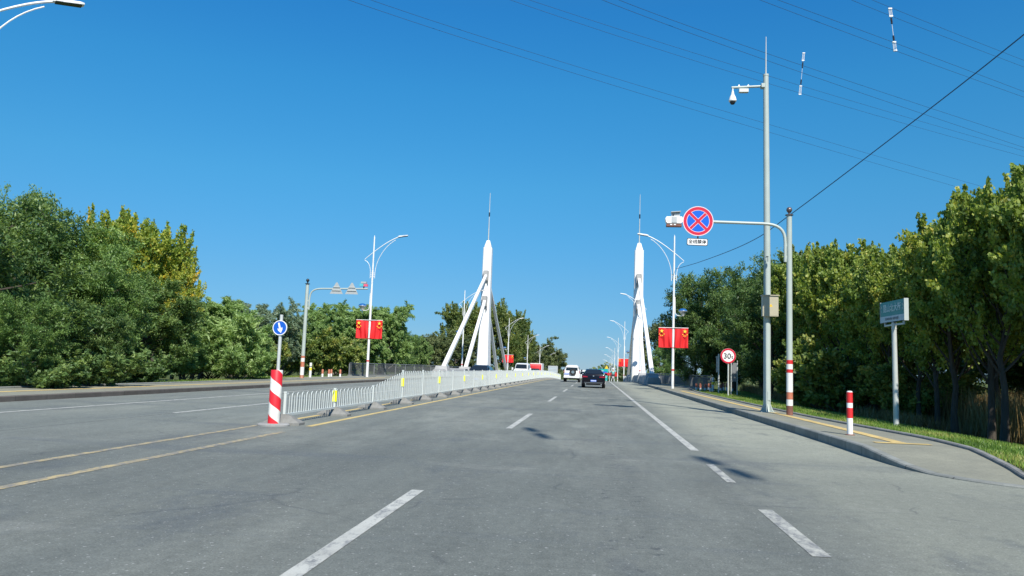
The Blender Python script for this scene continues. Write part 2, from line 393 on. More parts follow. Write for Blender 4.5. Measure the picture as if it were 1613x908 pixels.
b.loft(rg); b.m = 0; struct(b.build('bridge_deck', MCONC))

# sidewalks and kerbs ------------------------------------------------------
def smooth_line(pts, n=6):
    pts = [Vector((*p, 0)) for p in pts]; out = []
    for i in range(len(pts)-1):
        p0 = pts[max(i-1, 0)]; p1 = pts[i]; p2 = pts[i+1]; p3 = pts[min(i+2, len(pts)-1)]
        for k in range(n):
            t = k/n; out.append(.5*((2*p1)+(p2-p0)*t+(2*p0-5*p1+4*p2-p3)*t*t+(3*p1-p0-3*p2+p3)*t**3))
    out.append(pts[-1]); return out
KPATH = smooth_line([(6.9, 10.75), (6.0, 11.15), (5.35, 11.8), (4.98, 12.8), (4.93, 14.3), (4.98, 16.5), (5.0, 20), (5.0, 28), (5.05, 40), (5.05, 60), (5.05, 78)])
def kh(y): # kerb height: flush at the dropped corner, full further on
    return .03 + .155*min(max((y-12.4)/2.6, 0), 1)
BPATH = smooth_line([(6.9, 10.75), (6.2, 11.5), (6.55, 13.2), (6.85, 15.2), (7.0, 17.5), (6.85, 20), (6.55, 26), (6.5, 40), (6.7, 53), (7.4, 62), (7.6, 78)])
def kerb(path, w, hf, side, name, mat, z0=-.1, up=0.):
    b = MB(); rg = []
    for i, p in enumerate(path):
        t = (path[min(i+1, len(path)-1)] - path[max(i-1, 0)]).normalized(); nr = Vector((t.y, -t.x, 0))*side
        h = hf(p.y)+up; q = p + nr*w; zz = prof(p.y)
        rg.append([Vector((p.x, p.y, z0+zz)), Vector((p.x, p.y, h-.02+zz)), Vector((p.x, p.y, 0))+nr*.02+Vector((0, 0, h+zz)), Vector((q.x, q.y, h+zz)), Vector((q.x, q.y, z0+zz))])
    b.loft(rg); return b.build(name, mat)
struct(kerb(KPATH, .16, kh, 1, 'kerb_right', MK))
struct(kerb(BPATH, .10, kh, 1, 'verge_kerb_right', MK2, up=.05))
def resample(path, n):
    L = [0]
    for i in range(1, len(path)): L.append(L[-1]+(path[i]-path[i-1]).length)
    out = []
    for k in range(n):
        s_ = L[-1]*k/(n-1); i = max(j for j in range(len(L)) if L[j] <= s_+1e-9); i = min(i, len(path)-2)
        out.append(path[i].lerp(path[i+1], (s_-L[i])/(L[i+1]-L[i]+1e-9)))
    return out
def at_y(path, y):
    for i in range(len(path)-1):
        if path[i].y <= y <= path[i+1].y or path[i].y >= y >= path[i+1].y:
            return path[i].lerp(path[i+1], (y-path[i].y)/((path[i+1].y-path[i].y) or 1)).x
    return path[-1].x
ys_ = [11.15, 11.4, 11.8, 12.2, 12.6, 13, 13.5, 14, 14.5, 15, 15.6, 16.5, 18, 20, 23, 26, 30, 35, 40, 46, 52, 58, 64, 70, 78, 84, 95, 110, 125, 140, 150]
b = MB(); vs = []
for y in ys_:
    xl = max(at_y(KPATH, y), 4.9)+.14; xr = at_y(BPATH, y)+.01
    if y > 78: xl, xr = 5.2, 7.4
    vs += [(xl, y, kh(y)-.004+prof(y)), (max(xr, xl+.02), y, kh(y)-.004+prof(y))]
b.add(vs, [(2*i, 2*i+1, 2*i+3, 2*i+2) for i in range(len(ys_)-1)]); struct(b.build('sidewalk_right', MPV))
ysl = [-40, 0, 20, 40, 47, 49, 64, 75, 84] + list(range(90, 152, 6))
b = MB(); vs = []
for y in ysl: vs += [(KL-.14, y, .146+prof(y)), (-18.75 if y < 48 else (-20.9 if y < 70 else -18.9), y, .146+prof(y))]
b.add(vs, [(2*i, 2*i+1, 2*i+3, 2*i+2) for i in range(len(ysl)-1)]); struct(b.build('sidewalk_left', MPV))
lk = [Vector((KL, y, 0)) for y in ysl]
struct(kerb(lk, .16, lambda y: .15, -1, 'kerb_left', MKL))
struct(kerb([Vector((-18.7, y, 0)) for y in (-40, 0, 20, 40, 47.5)], .12, lambda y: .2, -1, 'verge_kerb_left', MK))
# tactile strips
def strip(x0, x1, y0, y1, z, name, mat, wob=0):
    ys = [y for y in YS if y0 < y < y1]; ys = [y0]+ys+[y1]
    return ribbon([(x0, y) for y in ys], [(x1, y) for y in ys], z, name, mat)
tl = smooth_line([(5.98, 15.95), (6.02, 19), (6.0, 24), (5.9, 34), (5.85, 46), (5.8, 53)])
b = MB(); vs = []
for p in tl: vs += [(p.x-.13, p.y, .19), (p.x+.13, p.y, .19)]
b.add(vs, [(2*i, 2*i+1, 2*i+3, 2*i+2) for i in range(len(tl)-1)]); b.add([(5.45, 15.7, .19), (6.5, 15.7, .19), (6.5, 15.95, .19), (5.45, 15.95, .19)], [(0, 1, 2, 3)])
b.add([(5.85, 53.0, .19), (7.2, 56, .19), (7.2, 56.3, .19), (5.75, 53.3, .19)], [(0, 1, 2, 3)])
struct(b.build('tactile_paving_right', MTAC))
struct(strip(-17.42, -17.1, -20, 62, .152, 'tactile_paving_left', MTAC))
# lane markings
b = MB()
def dash(b, x0, x1, y0, y1, z=.004):
    ys = [y0, (y0+y1)/2, y1]; vs = []
    for y in ys: vs += [(x0, y, z+prof(y)), (x1, y, z+prof(y))]
    b.add(vs, [(0, 1, 3, 2), (2, 3, 5, 4)])
for k in range(-1, 22): dash(b, -2.0, -1.86, 2.5+15*k, 8.5+15*k)
for k in range(0, 22): dash(b, -10.2, -10.06, 17.7+15*k, 23.9+15*k)
struct(b.build('lane_dashes', MW))
b = MB(); dash(b, 1.73, 1.88, 6.4, 8.45); dash(b, 1.74, 1.86, 10.4, 12.35); dash(b, 1.73, 1.88, .5, 2.5); struct(b.build('edge_dashes', MWW))
struct(strip(1.76, 1.91, 14.4, 400, .004, 'edge_line_right', MW)); struct(strip(-13.1, -12.96, -40, 400, .004, 'edge_line_left', MW))
struct(strip(-6.05, -5.9, 15.7, 400, .004, 'centre_line_near', MY)); struct(strip(-7.05, -6.9, 15.9, 400, .004, 'centre_line_far', MY))
struct(strip(-6.02, -5.88, -20, 14.3, .004, 'centre_line_near_worn', MYW)); struct(strip(-7.05, -6.92, -20, 15.88, .004, 'centre_line_far_worn', MYW))

# ------------------------------------------------------------ bridge pylons
def rect(cx, cy, z, wx, wy, bev=.12):
    x, y = wx/2, wy/2; pts = [(-x+bev, -y), (x-bev, -y), (x, -y+bev), (x, y-bev), (x-bev, y), (-x+bev, y), (-x, y-bev), (-x, -y+bev)]
    return [Vector((cx+a, cy+c, z)) for a, c in pts]
def strut(b, p0, p1, w):
    p0, p1 = Vector(p0), Vector(p1); t = (p1-p0).normalized(); x = Vector((1, 0, 0)); y = t.cross(x).normalized()
    rg = []
    for p, k in ((p0, 1), (p1, .85)): rg.append([p + x*a*w*k/2 + y*c*w*k/2 for a, c in ((-.8, -1), (.8, -1), (1, -.8), (1, .8), (.8, 1), (-.8, 1), (-1, .8), (-1, -.8))])
    b.loft(rg)
def pylon(x, label):
    Y0 = 112; z0 = prof(Y0)
    g = thing('bridge_pylon', label, 'bridge pylon', (x, Y0, z0), group='white steel pylons of the bridge')
    b = MB(); b.loft([rect(0, 0, z, wx, wy) for z, wx, wy in ((0, 1.7, 4.0), (2, 1.62, 3.6), (7.5, 1.36, 2.5), (13, 1.3, 1.8), (17, 1.28, 1.45), (19.2, 1.27, 1.35))]); b.build('column', MPY, g, 40)
    b = MB(); b.loft([rect(0, 0, z, wx, wy, .08) for z, wx, wy in ((19.2, 1.0, 1.1), (19.4, 1.0, 1.1), (20.3, .48, .5))]); b.build('column_cap', MPY, g, 40)
    b = MB(); b.tube([(0, 0, 20.3), (0, 0, 23.5), (0, 0, 27.6)], [.09, .06, .035], 8); b.build('lightning_rod', MGALV, g, 40)
    b = MB(); b.tube([(0, 0, 24.0), (0, 0, 24.6)], .1, 8); b.build('rod_collar', MDARK, g, 40)
    for yy, zt, s in ((-30.5, 14.9, -1), (-16, 11.1, -1), (16, 11.1, 1), (30.5, 14.9, 1)):
        zg = prof(Y0+yy)-z0
        b = MB(); yt = s*(2.2 - zt*.08); strut(b, (0, yy, zg+.8), (0, yt, zt), .46); b.build('strut', MPY, g, 40)
        b = MB(); b.box((0, yt, zt), (.62, .5, 1.5)); b.box((.35, yt, zt-.3), (.04, .7, 1.9)); b.box((-.35, yt, zt-.3), (.04, .7, 1.9)); b.build('strut_socket', MCONC2, g)
        b = MB(); b.loft([rect(0, yy, zg+z, wx, wy, .06) for z, wx, wy in ((.05, 1.7, 2.6), (.5, 1.6, 2.3), (1.25, 1.2, 1.5))]); b.build('footing', MCONC2, g)
pylon(-16.45, 'white steel bridge pylon left of the road, braced by slanting struts, dark car in front')
pylon(5.95, 'white steel bridge pylon right of the road, rising behind the low concrete barrier')
def barrier(x, sgn, label):
    b = MB(); rg = []
    for y in [79, 82] + list(range(86, 150, 5)):
        k = 1 if y > 80 else .85
        rg.append([Vector((x+sgn*a, y, prof(y)+z)) for a, z in ((-.75, .02), (-.62, .85*k), (-.5, 1.0*k), (.42, 1.0*k), (.52, .9*k), (.62, .02))])
    b.loft(rg); tag(b.build('concrete_barrier', MCONC2), label, 'barrier', 'concrete barriers along the bridge')
barrier(5.95, 1, 'low concrete barrier in shade along the right kerb of the bridge')
barrier(-16.45, -1, 'low concrete barrier under the left pylon, hidden behind the white fence')

# bridge railings
def railing(path, label):
    g = thing('bridge_railing', label, 'railing', (path[0][0], path[0][1], .15), group='grey bar railings of the bridge')
    o = Vector((path[0][0], path[0][1], .15)); P3 = []
    for i in range(len(path)-1):
        a, c = Vector((*path[i], 0)), Vector((*path[i+1], 0)); n = max(1, round((c-a).length/2.6))
        for k in range(n): P3.append(a.lerp(c, k/n))
    P3.append(Vector((*path[-1], 0)))
    P3 = [Vector((p.x, p.y, .15+prof(p.y)))-o for p in P3]
    for i, p in enumerate(P3):
        if i < 99:
            b = MB(); b.box(p+Vector((0, 0, .52)), (.08, .08, 1.04)); b.build('post', MRAIL, g)
    for i in range(len(P3)-1):
        a, c = P3[i], P3[i+1]; b = MB(); k = max(2, int((c-a).length/.13))
        for z, rr in ((1.08, .035), (.95, .02), (.12, .022)): b.tube([a+Vector((0, 0, z)), c+Vector((0, 0, z))], rr, 6)
        for j in range(1, k):
            p = a.lerp(c, j/k); b.tube([p+Vector((0, 0, .12)), p+Vector((0, 0, .95))], .012, 4, False)
        b.build('bar_panel', MRAIL, g)
    b = MB(); rg = []
    for p in P3[::3]+[P3[-1]]: rg.append([p+Vector(q) for q in ((-.12, 0, -.05), (.12, 0, -.05), (.12, 0, .07), (-.12, 0, .07))])
    b.loft(rg); b.build('plinth', MCONC, g)
railing([(-21.2, 64.5), (-18.7, 86), (-18.7, 148)], 'grey bar railing running from behind the left lamp post to the left pylon')
railing([(9.0, 61.5), (7.25, 86), (7.25, 148)], 'dark grey bar railing behind the right lamp post in front of the trees')

# ------------------------------------------------------------ median fence
FX = -6.62
posts = [15.95, 19.12, 22.5] + [26.0+3.12*i for i in range(40)]
fence = thing('median_fence', 'white arched bar fence on concrete feet along the yellow centre lines', 'fence', (FX, 15.95, 0))
def picket_mesh(L, h0, h1, zr=.2):
    b = MB(); n = max(2, round(L/.285)); p = L/n
    b.box((0, L/2, zr), (.045, L-.06, .05))
    for i in range(n):
        c = p*(i+.5); w = p*.27; h = h0+(h1-h0)*c/L; zt = h - w
        pts = [(0, c-w, zr)] + [(0, c-w*math.cos(a), zt+w*math.sin(a)) for a in [R(q) for q in (0, 30, 60, 90, 120, 150, 180)]] + [(0, c+w, zr)]
        b.tube(pts, .0105, 6, False)
    return b.mesh('bar_panel', MFENCE, 50)
pm_low = picket_mesh(3.12, .66, .66); pm_ramp = picket_mesh(3.4, .68, 1.1); pm = picket_mesh(3.1, 1.12, 1.12)
def post_mesh(h):
    b = MB(); b.box((0, 0, h/2+.05), (.055, .055, h-.05)); b.box((0, 0, h+.045), (.065, .065, .03)); return b.mesh('post', MFENCE)
po_low, po = post_mesh(.64), post_mesh(1.1)
b = MB(); b.loft([[Vector((a*x, c*y, z)) for a, c in ((-1, -1), (1, -1), (1, 1), (-1, 1))] for x, y, z in ((.40, .16, 0), (.40, .16, .05), (.15, .06, .19), (.06, .05, .22))]); ft = b.mesh('foot', MFOOT)
b = MB(); b.box((0, -.045, 0), (.12, .02, .28)); rf = b.mesh('reflector', MREFL)
for i, y in enumerate(posts):
    z = prof(y); low = i < 3
    put('foot', ft, fence, (0, y-15.95, z)); put('post', po_low if low else po, fence, (0, y-15.95, z))
    if i % 2 == 1 or i == 3: put('reflector', rf, fence, (0, y-15.95, z+(.5 if low else .74)))
    if i < len(posts)-1:
        L = posts[i+1]-y; me = pm_low if i < 2 else (pm_ramp if i == 2 else pm)
        o = put('bar_panel', me, fence, (0, y-15.95, z)); L0 = 3.12 if i < 2 else (3.4 if i == 2 else 3.1); o.scale = (1, L/L0, 1)
        o.rotation_euler = (math.atan2(prof(posts[i+1])-z, L), 0, 0)
# striped drum with keep-right sign
g = thing('striped_bollard', 'thick red and white diagonal striped bollard at the fence end', 'bollard', (-6.68, 15.55, 0))
mt, t_, b_ = newmat('diagonal_red_white'); tc = N(t_, 'ShaderNodeTexCoord'); sp = N(t_, 'ShaderNodeSeparateXYZ'); t_.links.new(tc.outputs['Object'], sp.inputs[0])
an = mth(t_, 'ARCTAN2', sp.outputs[0], mth(t_, 'MULTIPLY', sp.outputs[1], -1)); ph = mth(t_, 'FRACT', mth(t_, 'ADD', mth(t_, 'MULTIPLY', sp.outputs[2], 1.92), mth(t_, 'ADD', mth(t_, 'MULTIPLY', an, 1/(2*math.pi)*1.0), .18)))
st = mth(t_, 'LESS_THAN', ph, .5); dn = noise(t_, 7, 5, .7); dc = ramp(t_, dn.outputs[0], [(.35, (.72,)*3), (.65, (1,)*3)])
c_ = mixc(t_, st, (.74, .73, .66), (.72, .02, .03)); t_.links.new(mixc(t_, .6, c_, dc.outputs[0], 'MULTIPLY'), b_.inputs['Base Color']); b_.inputs['Roughness'].default_value = .45
b = MB(); b.lathe([(.122, .04), (.122, 1.15), (.116, 1.16)], n=28); b.build('drum', mt, g, 40)
b = MB(); b.lathe([(.33, 0), (.33, .03), (.30, .05)], n=24); b.build('base_plate', MCONC, g, 40)
g = thing('keep_right_sign', 'small round blue sign with white arrow pointing down right, on a grey post', 'traffic sign', (-6.66, 15.55, 1.16))
b = MB(); b.tube([(0, 0, 0), (0, 0, 1.17)], .036, 10); b.build('post', MGALV, g, 40)
def disc(b, x, y, z, r0, r1, dy, n=40):
    "ring or disc in the xz plane facing -y"
    if r0 <= 0: b.prism([(x+r1*math.cos(2*math.pi*k/n), z+r1*math.sin(2*math.pi*k/n)) for k in range(n)], y, y+dy); return
    vs = []; fs = []
    for k in range(n):
        a = 2*math.pi*k/n
        for rr, yy in ((r0, y), (r1, y), (r1, y+dy), (r0, y+dy)): vs.append((x+rr*math.cos(a), yy, z+rr*math.sin(a)))
    for k in range(n):
        q = (k+1) % n
        for j in range(4): fs.append((4*k+j, 4*k+(j+1) % 4, 4*q+(j+1) % 4, 4*q+j))
    b.add(vs, fs)
b = MB(); disc(b, 0, -.05, .89, 0, .142, .012); b.build('sign_face', MSBLUE2, g)
b = MB(); disc(b, 0, -.055, .89, .142, .158, .02); b.build('sign_rim', MSWHITE, g)
b = MB(); rt = Matrix.Translation((0, 0, .89)) @ Matrix.Rotation(R(-16), 4, 'Y')
b.prism([(-.016, .11), (.016, .11), (.02, -.02), (.052, .0), (.05, -.045), (0, -.115), (-.05, -.045), (-.052, .0), (-.02, -.02)], -.056, -.049, rt); b.build('arrow', MSWHITE, g)

# ------------------------------------------------------------ lamp posts and flags
def lamp_proto():
    g = thing('street_lamp', '', 'street lamp', group='tall white street lamps lining both sides of the road')
    b = MB(); b.tube([(0, 0, 0), (0, 0, .4), (0, 0, 6), (0, 0, 12.0)], [.115, .11, .09, .055], 12); b.tube([(0, 0, 12), (0, 0, 12.12)], [.03, .02], 8); b.build('pole', MLAMP, g, 40)
    b = MB(); b.tube([(0, 0, 1.45), (0, 0, 1.57)], .118, 12); b.build('red_band', MRED, g, 40)
    b = MB(); b.tube(bez((-.75, 0, 10.05), (.05, 0, 10.75), (1.2, 0, 11.7), (2.1, 0, 12.0)), [.025+.02*i/12 for i in range(13)][::1], 8); b.build('arm', MLAMP, g, 50)
    for k, pts in ((0, bez((.2, 0, 8.95), (.24, 0, 10.0), (.9, 0, 11.2), (1.85, 0, 11.75))), (1, bez((-.2, 0, 8.95), (-.22, 0, 9.5), (-.4, 0, 9.85), (-.75, 0, 9.98)))):
        b = MB(); b.tube(([(pts[0].x, 0, 8.45)])+pts, .024, 6)
        for z in (8.6, 8.75, 8.9): b.tube([(0, 0, z), (pts[0].x, 0, z)], .018, 5)
        b.build('curved_brace', MLAMP, g, 50)
    b = MB(); t = Matrix.Translation((2.45, 0, 12.09)) @ Matrix.Rotation(R(-9), 4, 'Y')
    rg = [[t @ Vector((x, yy*w, zz*h)) for yy, zz in ((-1, -.7), (1, -.7), (1, .3), (.6, 1), (-.6, 1), (-1, .3))] for x, w, h in ((-.42, .06, .05), (-.3, .13, .07), (.35, .15, .06), (.45, .12, .04))]
    b.loft(rg); hd = b.build('lamp_head', MLAMP, g)
    b = MB(); b.box(t @ Vector((.02, 0, -.052)), (.72, .27, .02), t.to_3x3()); b.build('lens', MDARK, hd)
    b = MB(); b.tube([(-.1, 0, 7.2), (-.13, 0, 6.0)] + bez((-.13, 0, 6.0), (-.14, 0, 5.75), (-.3, 0, 5.7), (-.75, 0, 5.72), 6), .03, 6); br = b.build('side_bracket', MLAMP, g, 50)
    b = MB(); b.lathe([(.34, 6.1), (.30, 6.2), (.18, 6.28), (.02, 6.31)], (-.72, 0, 0), 16); b.build('dome_cap', MDOME, br, 50)
    b = MB(); b.lathe([(.10, 5.72), (.12, 5.8), (.26, 6.02), (.36, 6.08), (.36, 6.1)], (-.72, 0, 0), 16); b.build('dome_globe', MGALV, br, 50)
    return g
LP = lamp_proto(); LP.location = (-18.9, 62.2, -.03); LP['label'] = 'white street lamp on the left sidewalk carrying two red flags, nearest whole one'
def lampat(x, Y, right, label, s=1.0):
    return dup(LP, (x, Y, prof(Y)+.1), math.pi if right else 0, label, (s, s, s))
lampat(-18.33, 19.27, False, 'street lamp at the top left corner, only its arm and lamp head in view').rotation_euler = (0, 0, R(45))
llab = {107: 'white street lamp seen just left of the left pylon behind its slanting strut', 152: 'white street lamp with two red flags right of the left pylon',
        197: 'white street lamp without flags behind the white van, left side', 242: 'fourth street lamp beyond the left pylon before the dark tree clump', 287: 'street lamp at the left side near the grey signboard', 332: 'farthest street lamp on the left side of the road'}
for Y, px in ((107, 729), (152, 801), (197, 831.5), (242, 851), (287, 863.5), (332, 879)): lampat(at(px, 540, Y).x, Y, False, llab[Y])
rlab = {60.4: 'white street lamp on the right sidewalk with two large red flags, behind the grey railing', 107: 'white street lamp largely hidden behind the right pylon', 152: 'white street lamp with two red flags left of the right pylon',
        197: 'second white street lamp left of the right pylon, without flags', 242: 'third white street lamp left of the right pylon, with small red flags', 287: 'distant street lamp in the row right of the green road sign', 332: 'farthest street lamp on the right side of the road'}
for Y, px in ((60.4, 1061), (107, 1009), (152, 984), (197, 974.3), (242, 969), (287, 965), (332, 962)): lampat(at(px, 520, Y).x if Y > 100 else 5.95, Y, True, rlab[Y])

def flag_proto(sgn):
    g = thing('national_flag', '', 'flag', group='red flags hung in pairs on the street lamps')
    nx, nz = 22, 10; vs = []; fs = []
    for i in range(nx+1):
        for j in range(nz+1):
            x = .1+1.02*i/nx; z = -1.5*j/nz; vs.append((sgn*x, .055*math.sin(x*15+j*.22)*(.25+.75*(j/nz)**.6)+.035*math.sin(x*5.+j*.5), z - .02*math.sin(3.1*i/nx)*(j == nz)))
    for i in range(nx):
        for j in range(nz): a = i*(nz+1)+j; fs.append((a, a+nz+1, a+nz+2, a+1))
    b = MB(); b.add(vs, fs); cl = b.build('cloth', MFLAG, g, 80)
    b = MB(); b.tube([(0, 0, .02), (sgn*1.14, 0, .02)], .028, 6); b.build('top_rod', MWHITE, g)
    b = MB(); b.tube([(0, 0, -1.52), (sgn*1.14, 0, -1.52)], .02, 6); b.build('bottom_rod', MRED, g)
    cx = .88
    def star(b, x, z, r_, rot=0):
        pts = []
        for k in range(10):
            a = R(90+36*k+rot); q = r_ if k % 2 == 0 else r_*.42; pts.append((sgn*x+q*math.cos(a), z+q*math.sin(a)))
        b.prism(pts, -.105, -.09)
    b = MB(); star(b, cx, -.25, .165)
    for k, (dx, dz) in enumerate(((-.17, -.24), (-.07, -.35), (.07, -.35), (.17, -.24))): star(b, cx+dx, -.25+dz, .062, 20*k)
    b.build('stars', MSTAR, cl)
    return g
flp = {-1: flag_proto(-1), 1: flag_proto(1)}; first = {-1: True, 1: True}
for x, Y, zt, who in ((-18.9, 62.2, 4.86, 'nearest left street lamp'), (5.95, 60.4, 4.85, 'nearest right street lamp by the railing'),
                      (at(801, 540, 152).x, 152, 4.8+prof(152), 'lamp right of the left pylon'), (at(984, 540, 152).x, 152, 4.8+prof(152), 'lamp just left of the right pylon'),
                      (at(969, 540, 242).x, 242, 4.8+prof(242), 'third lamp left of the right pylon'), (at(851, 540, 242).x, 242, 4.8+prof(242), 'fourth lamp beyond the left pylon')):
    for s in (-1, 1):
        lb = 'red flag on the %s side of the %s' % ('left' if s < 0 else 'right', who)
        rz = (-.12 if s > 0 else -.1) if (Y == 60.4) else 0
        if first[s]: flp[s].location = (x, Y-.11, zt); flp[s].rotation_euler = (0, 0, rz); flp[s]['label'] = lb; first[s] = False
        else: dup(flp[s], (x, Y-.11, zt), rz, lb)

# ------------------------------------------------------------ tall camera mast (right)
g = thing('camera_mast', 'tallest grey green pole with a dome camera arm, standing on the right sidewalk', 'pole', (5.83, 27.0, .178))
b = MB(); b.tube([(0, 0, 0), (0, 0, 5), (-.05, 0, 11.85)], [.122, .115, .092], 20); b.tube([(-.05, 0, 11.83), (-.05, 0, 11.9)], .1, 16); b.build('pole', MPOLE, g, 40)
b = MB(); b.tube([(-.05, 0, 11.9), (-.045, 0, 13.3)], [.028, .012], 8); b.build('lightning_rod', MGALV, g, 40)
b = MB(); b.box((0, 0, .012), (.46, .46, .024))
for k in range(8):
    a = k*math.pi/4; rt = Matrix.Rotation(a, 3, 'Z'); vs = [rt @ Vector(p) for p in ((.11, -.008, .02), (.22, -.008, .02), (.11, -.008, .3), (.11, .008, .02), (.22, .008, .02), (.11, .008, .3))]
    b.add(vs, [(0, 1, 2), (3, 5, 4), (0, 3, 4, 1), (1, 4, 5, 2), (2, 5, 3, 0)])
for a, c in ((-1, -1), (1, -1), (1, 1), (-1, 1)): b.tube([(a*.17, c*.17, .02), (a*.17, c*.17, .07)], .016, 6)
b.build('base_flange', MPOLE, g)
b = MB(); b.box((.04, -.115, .55), (.1, .03, .3)); b.build('hand_hole_cover', MPOLE, g)
b = MB(); b.box((-.02, -.117, 5.33), (.08, .012, .02)); b.box((0, -.117, 5.24), (.014, .012, .16)); b.build('cable_outlet', MDARK, g)
am = MB(); am.tube([(-.08, 0, 11.47), (-1.24, 0, 11.42)], .045, 10); am.box((-.16, 0, 11.47), (.12, .24, .14)); arm = am.build('camera_arm', MPOLE, g, 40)
b = MB(); b.box((-.82, 0, 11.30), (.32, .16, .12)); b.box((-.98, 0, 11.5), (.06, .06, .05), taper=.4); b.box((-.66, 0, 11.5), (.06, .06, .05), taper=.4); b.build('relay_box', MGALV, arm)
b = MB(); b.tube([(-1.2, 0, 11.4), (-1.2, 0, 11.24)], .03, 8); b.lathe([(.045, 11.27), (.055, 11.17), (.10, 11.08), (.135, 10.97), (.14, 10.93), (.12, 10.90)], (-1.2, 0, 0), 16); dc_ = b.build('dome_camera', MSWHITE, arm, 40)
b = MB(); b.lathe([(.1, 10.9), (.095, 10.86), (.06, 10.81), (.01, 10.79)], (-1.2, 0, 0), 14); b.build('camera_lens', MDARK, dc_, 60)
b = MB(); b.box((.05, -.2, 3.6), (.52, .22, .7)); b.box((.05, -.2, 3.965), (.58, .3, .03)); cb = b.build('cabinet', MCAB, g)
b = MB(); b.prism([(-.055, -.045), (.055, -.045), (0, .055)], -.316, -.311, Matrix.Translation((.06, 0, 3.62))); b.build('warning_sticker', MYEL, cb)
b = MB(); b.prism([(-.006, -.03), (.012, .004), (.002, .004), (.01, .03), (-.012, -.003), (-.001, -.003)], -.319, -.316, Matrix.Translation((.06, 0, 3.615))); b.build('lightning_mark', MTXT, cb)
b = MB(); b.tube([(-.15, -.318, 3.6), (-.15, -.33, 3.6)], .018, 8); b.box((.05, -.3125, 3.6), (.46, .003, .64)); b.build('door', MCAB, cb)

# sign pole (right) with no-stopping sign
g = thing('sign_gantry', 'grey pole with ball top and long curved arm reaching left over the road', 'sign pole', (6.21, 25.5, .178))
b = MB(); b.tube([(0, 0, 0), (0, 0, 6.5)], [.098, .085], 18); b.build('pole', MPOLE, g, 40)
b = MB(); b.tube([(0, 0, 6.5), (0, 0, 6.52)], .13, 16); b.tube([(0, 0, 6.52), (0, 0, 6.6)], .035, 8); b.lathe([(.001, 6.58), (.05, 6.595), (.082, 6.64), (.094, 6.68), (.082, 6.73), (.05, 6.765), (.001, 6.775)], n=16); b.build('ball_finial', MFIN, g, 50)
for z0, z1, mm, nm in ((0, .3, MBROWN, 'rusty_band'), (.3, .5, MWHITE, 'white_band'), (.5, .73, MREDF, 'faded_band'), (.73, 1.35, MWHITE, 'white_band'), (1.35, 1.46, MRED, 'red_band'), (1.46, 1.63, MWHITE, 'white_band'), (1.63, 1.76, MRED, 'red_band')):
    b = MB(); b.tube([(0, 0, z0+.002), (0, 0, z1-.002)], .101, 18); b.build(nm, mm, g, 40)
b = MB(); b.tube([(-.13, 0, 4.95)] + [(-.13, 0, 5.5)] + bez((-.13, 0, 5.6), (-.13, 0, 6.05), (-.35, 0, 6.2), (-.85, 0, 6.21), 8) + [(-3.68, 0, 6.28)], .05, 10); b.box((-.09, 0, 5.1), (.07, .06, .1)); b.box((-.09, 0, 5.5), (.07, .06, .1)); b.build('arm', MPOLE, g, 50)
g = thing('no_stopping_sign', 'round no stopping sign, blue with red rim and red cross, on the arm', 'traffic sign', (3.26, 25.4, 6.42))
b = MB(); disc(b, 0, -.02, 0, 0, .475, .02); b.build('sign_face', MSBLUE, g)
b = MB(); disc(b, 0, -.03, 0, .475, .5, .03); b.build('rim', MSPINK, g)
b = MB(); disc(b, 0, -.027, 0, .375, .475, .006)
for a in (45, -45):
    rt = Matrix.Rotation(R(a), 4, 'Y'); q = -.0275 if a > 0 else -.0245
    b.prism([(-.38, -.042), (.38, -.042), (.38, .042), (-.38, .042)], q, q+.003, rt)
b.build('red_cross_ring', MSRED, g)
b = MB(); disc(b, 0, -.0255, 0, .36, .375, .004)
for a in (45, -45):
    rt = Matrix.Rotation(R(a), 4, 'Y')
    for s in (-1, 1): b.prism([(-.36, s*.042), (.36, s*.042), (.36, s*.055), (-.36, s*.055)], -.0235-(a > 0)*.0007, -.0215, rt)
b.build('pale_outline', MSPINK, g)
b = MB(); b.tube([(0, 0, -.72), (0, 0, -.48)], .025, 8); b.box((0, .05, -.05), (.12, .1, .16)); b.build('hanger', MDARK, g)
def rrect(x0, z0, x1, z1, r_, n=5):
    pts = []
    for cx, cz, a0 in ((x1-r_, z1-r_, 0), (x0+r_, z1-r_, 90), (x0+r_, z0+r_, 180), (x1-r_, z0+r_, 270)):
        for k in range(n+1): a = R(a0+90*k/n); pts.append((cx+r_*math.cos(a), cz+r_*math.sin(a)))
    return pts
PT = Matrix.Rotation(R(1.5), 4, 'Y')
b = MB(); b.prism(rrect(-.34, -.82, .34, -.58, .05), -.02, 0, PT); pl = b.build('supplementary_plate', MTXT, g)
b = MB(); b.prism(rrect(-.32, -.8, .32, -.6, .04), -.026, -.018, PT); b.build('plate_face', MSWHITE, pl)
text_mesh('全线禁停', .145, MTXT, 'lettering', pl, PT @ Matrix.Translation((0, -.03, -.70)), .002, .002)
g = thing('traffic_camera', 'boxy white radar camera on the left end of the sign arm', 'traffic camera', (2.48, 25.45, 6.43))
b = MB(); pr = [(-.29, .03), (-.27, -.08), (-.22, -.13), (.22, -.13), (.27, -.08), (.29, .03), (.25, .10), (-.25, .10)]
b.prism([(x, z+.03) for x, z in pr], -.12, .12); bd = b.build('housing', MSWHITE, g)
b = MB(); b.box((0, -.125, .02), (.17, .02, .19)); b.build('front_panel', MSBACK, bd)
b = MB(); b.box((0, 0, -.16), (.5, .2, .08)); b.build('underside_bracket', MBROWN, g)
b = MB()
for x in (-.1, .02): b.box((x, -.105, -.145), (.07, .02, .035))
b.build('flash_window', MSWHITE, g)
b = MB(); b.box((.05, 0, .2), (.27, .14, .15)); b.box((.05, -.03, .29), (.31, .24, .02), Matrix.Rotation(R(-4), 3, 'Y')); u_ = b.build('top_unit', MSBACK, g)
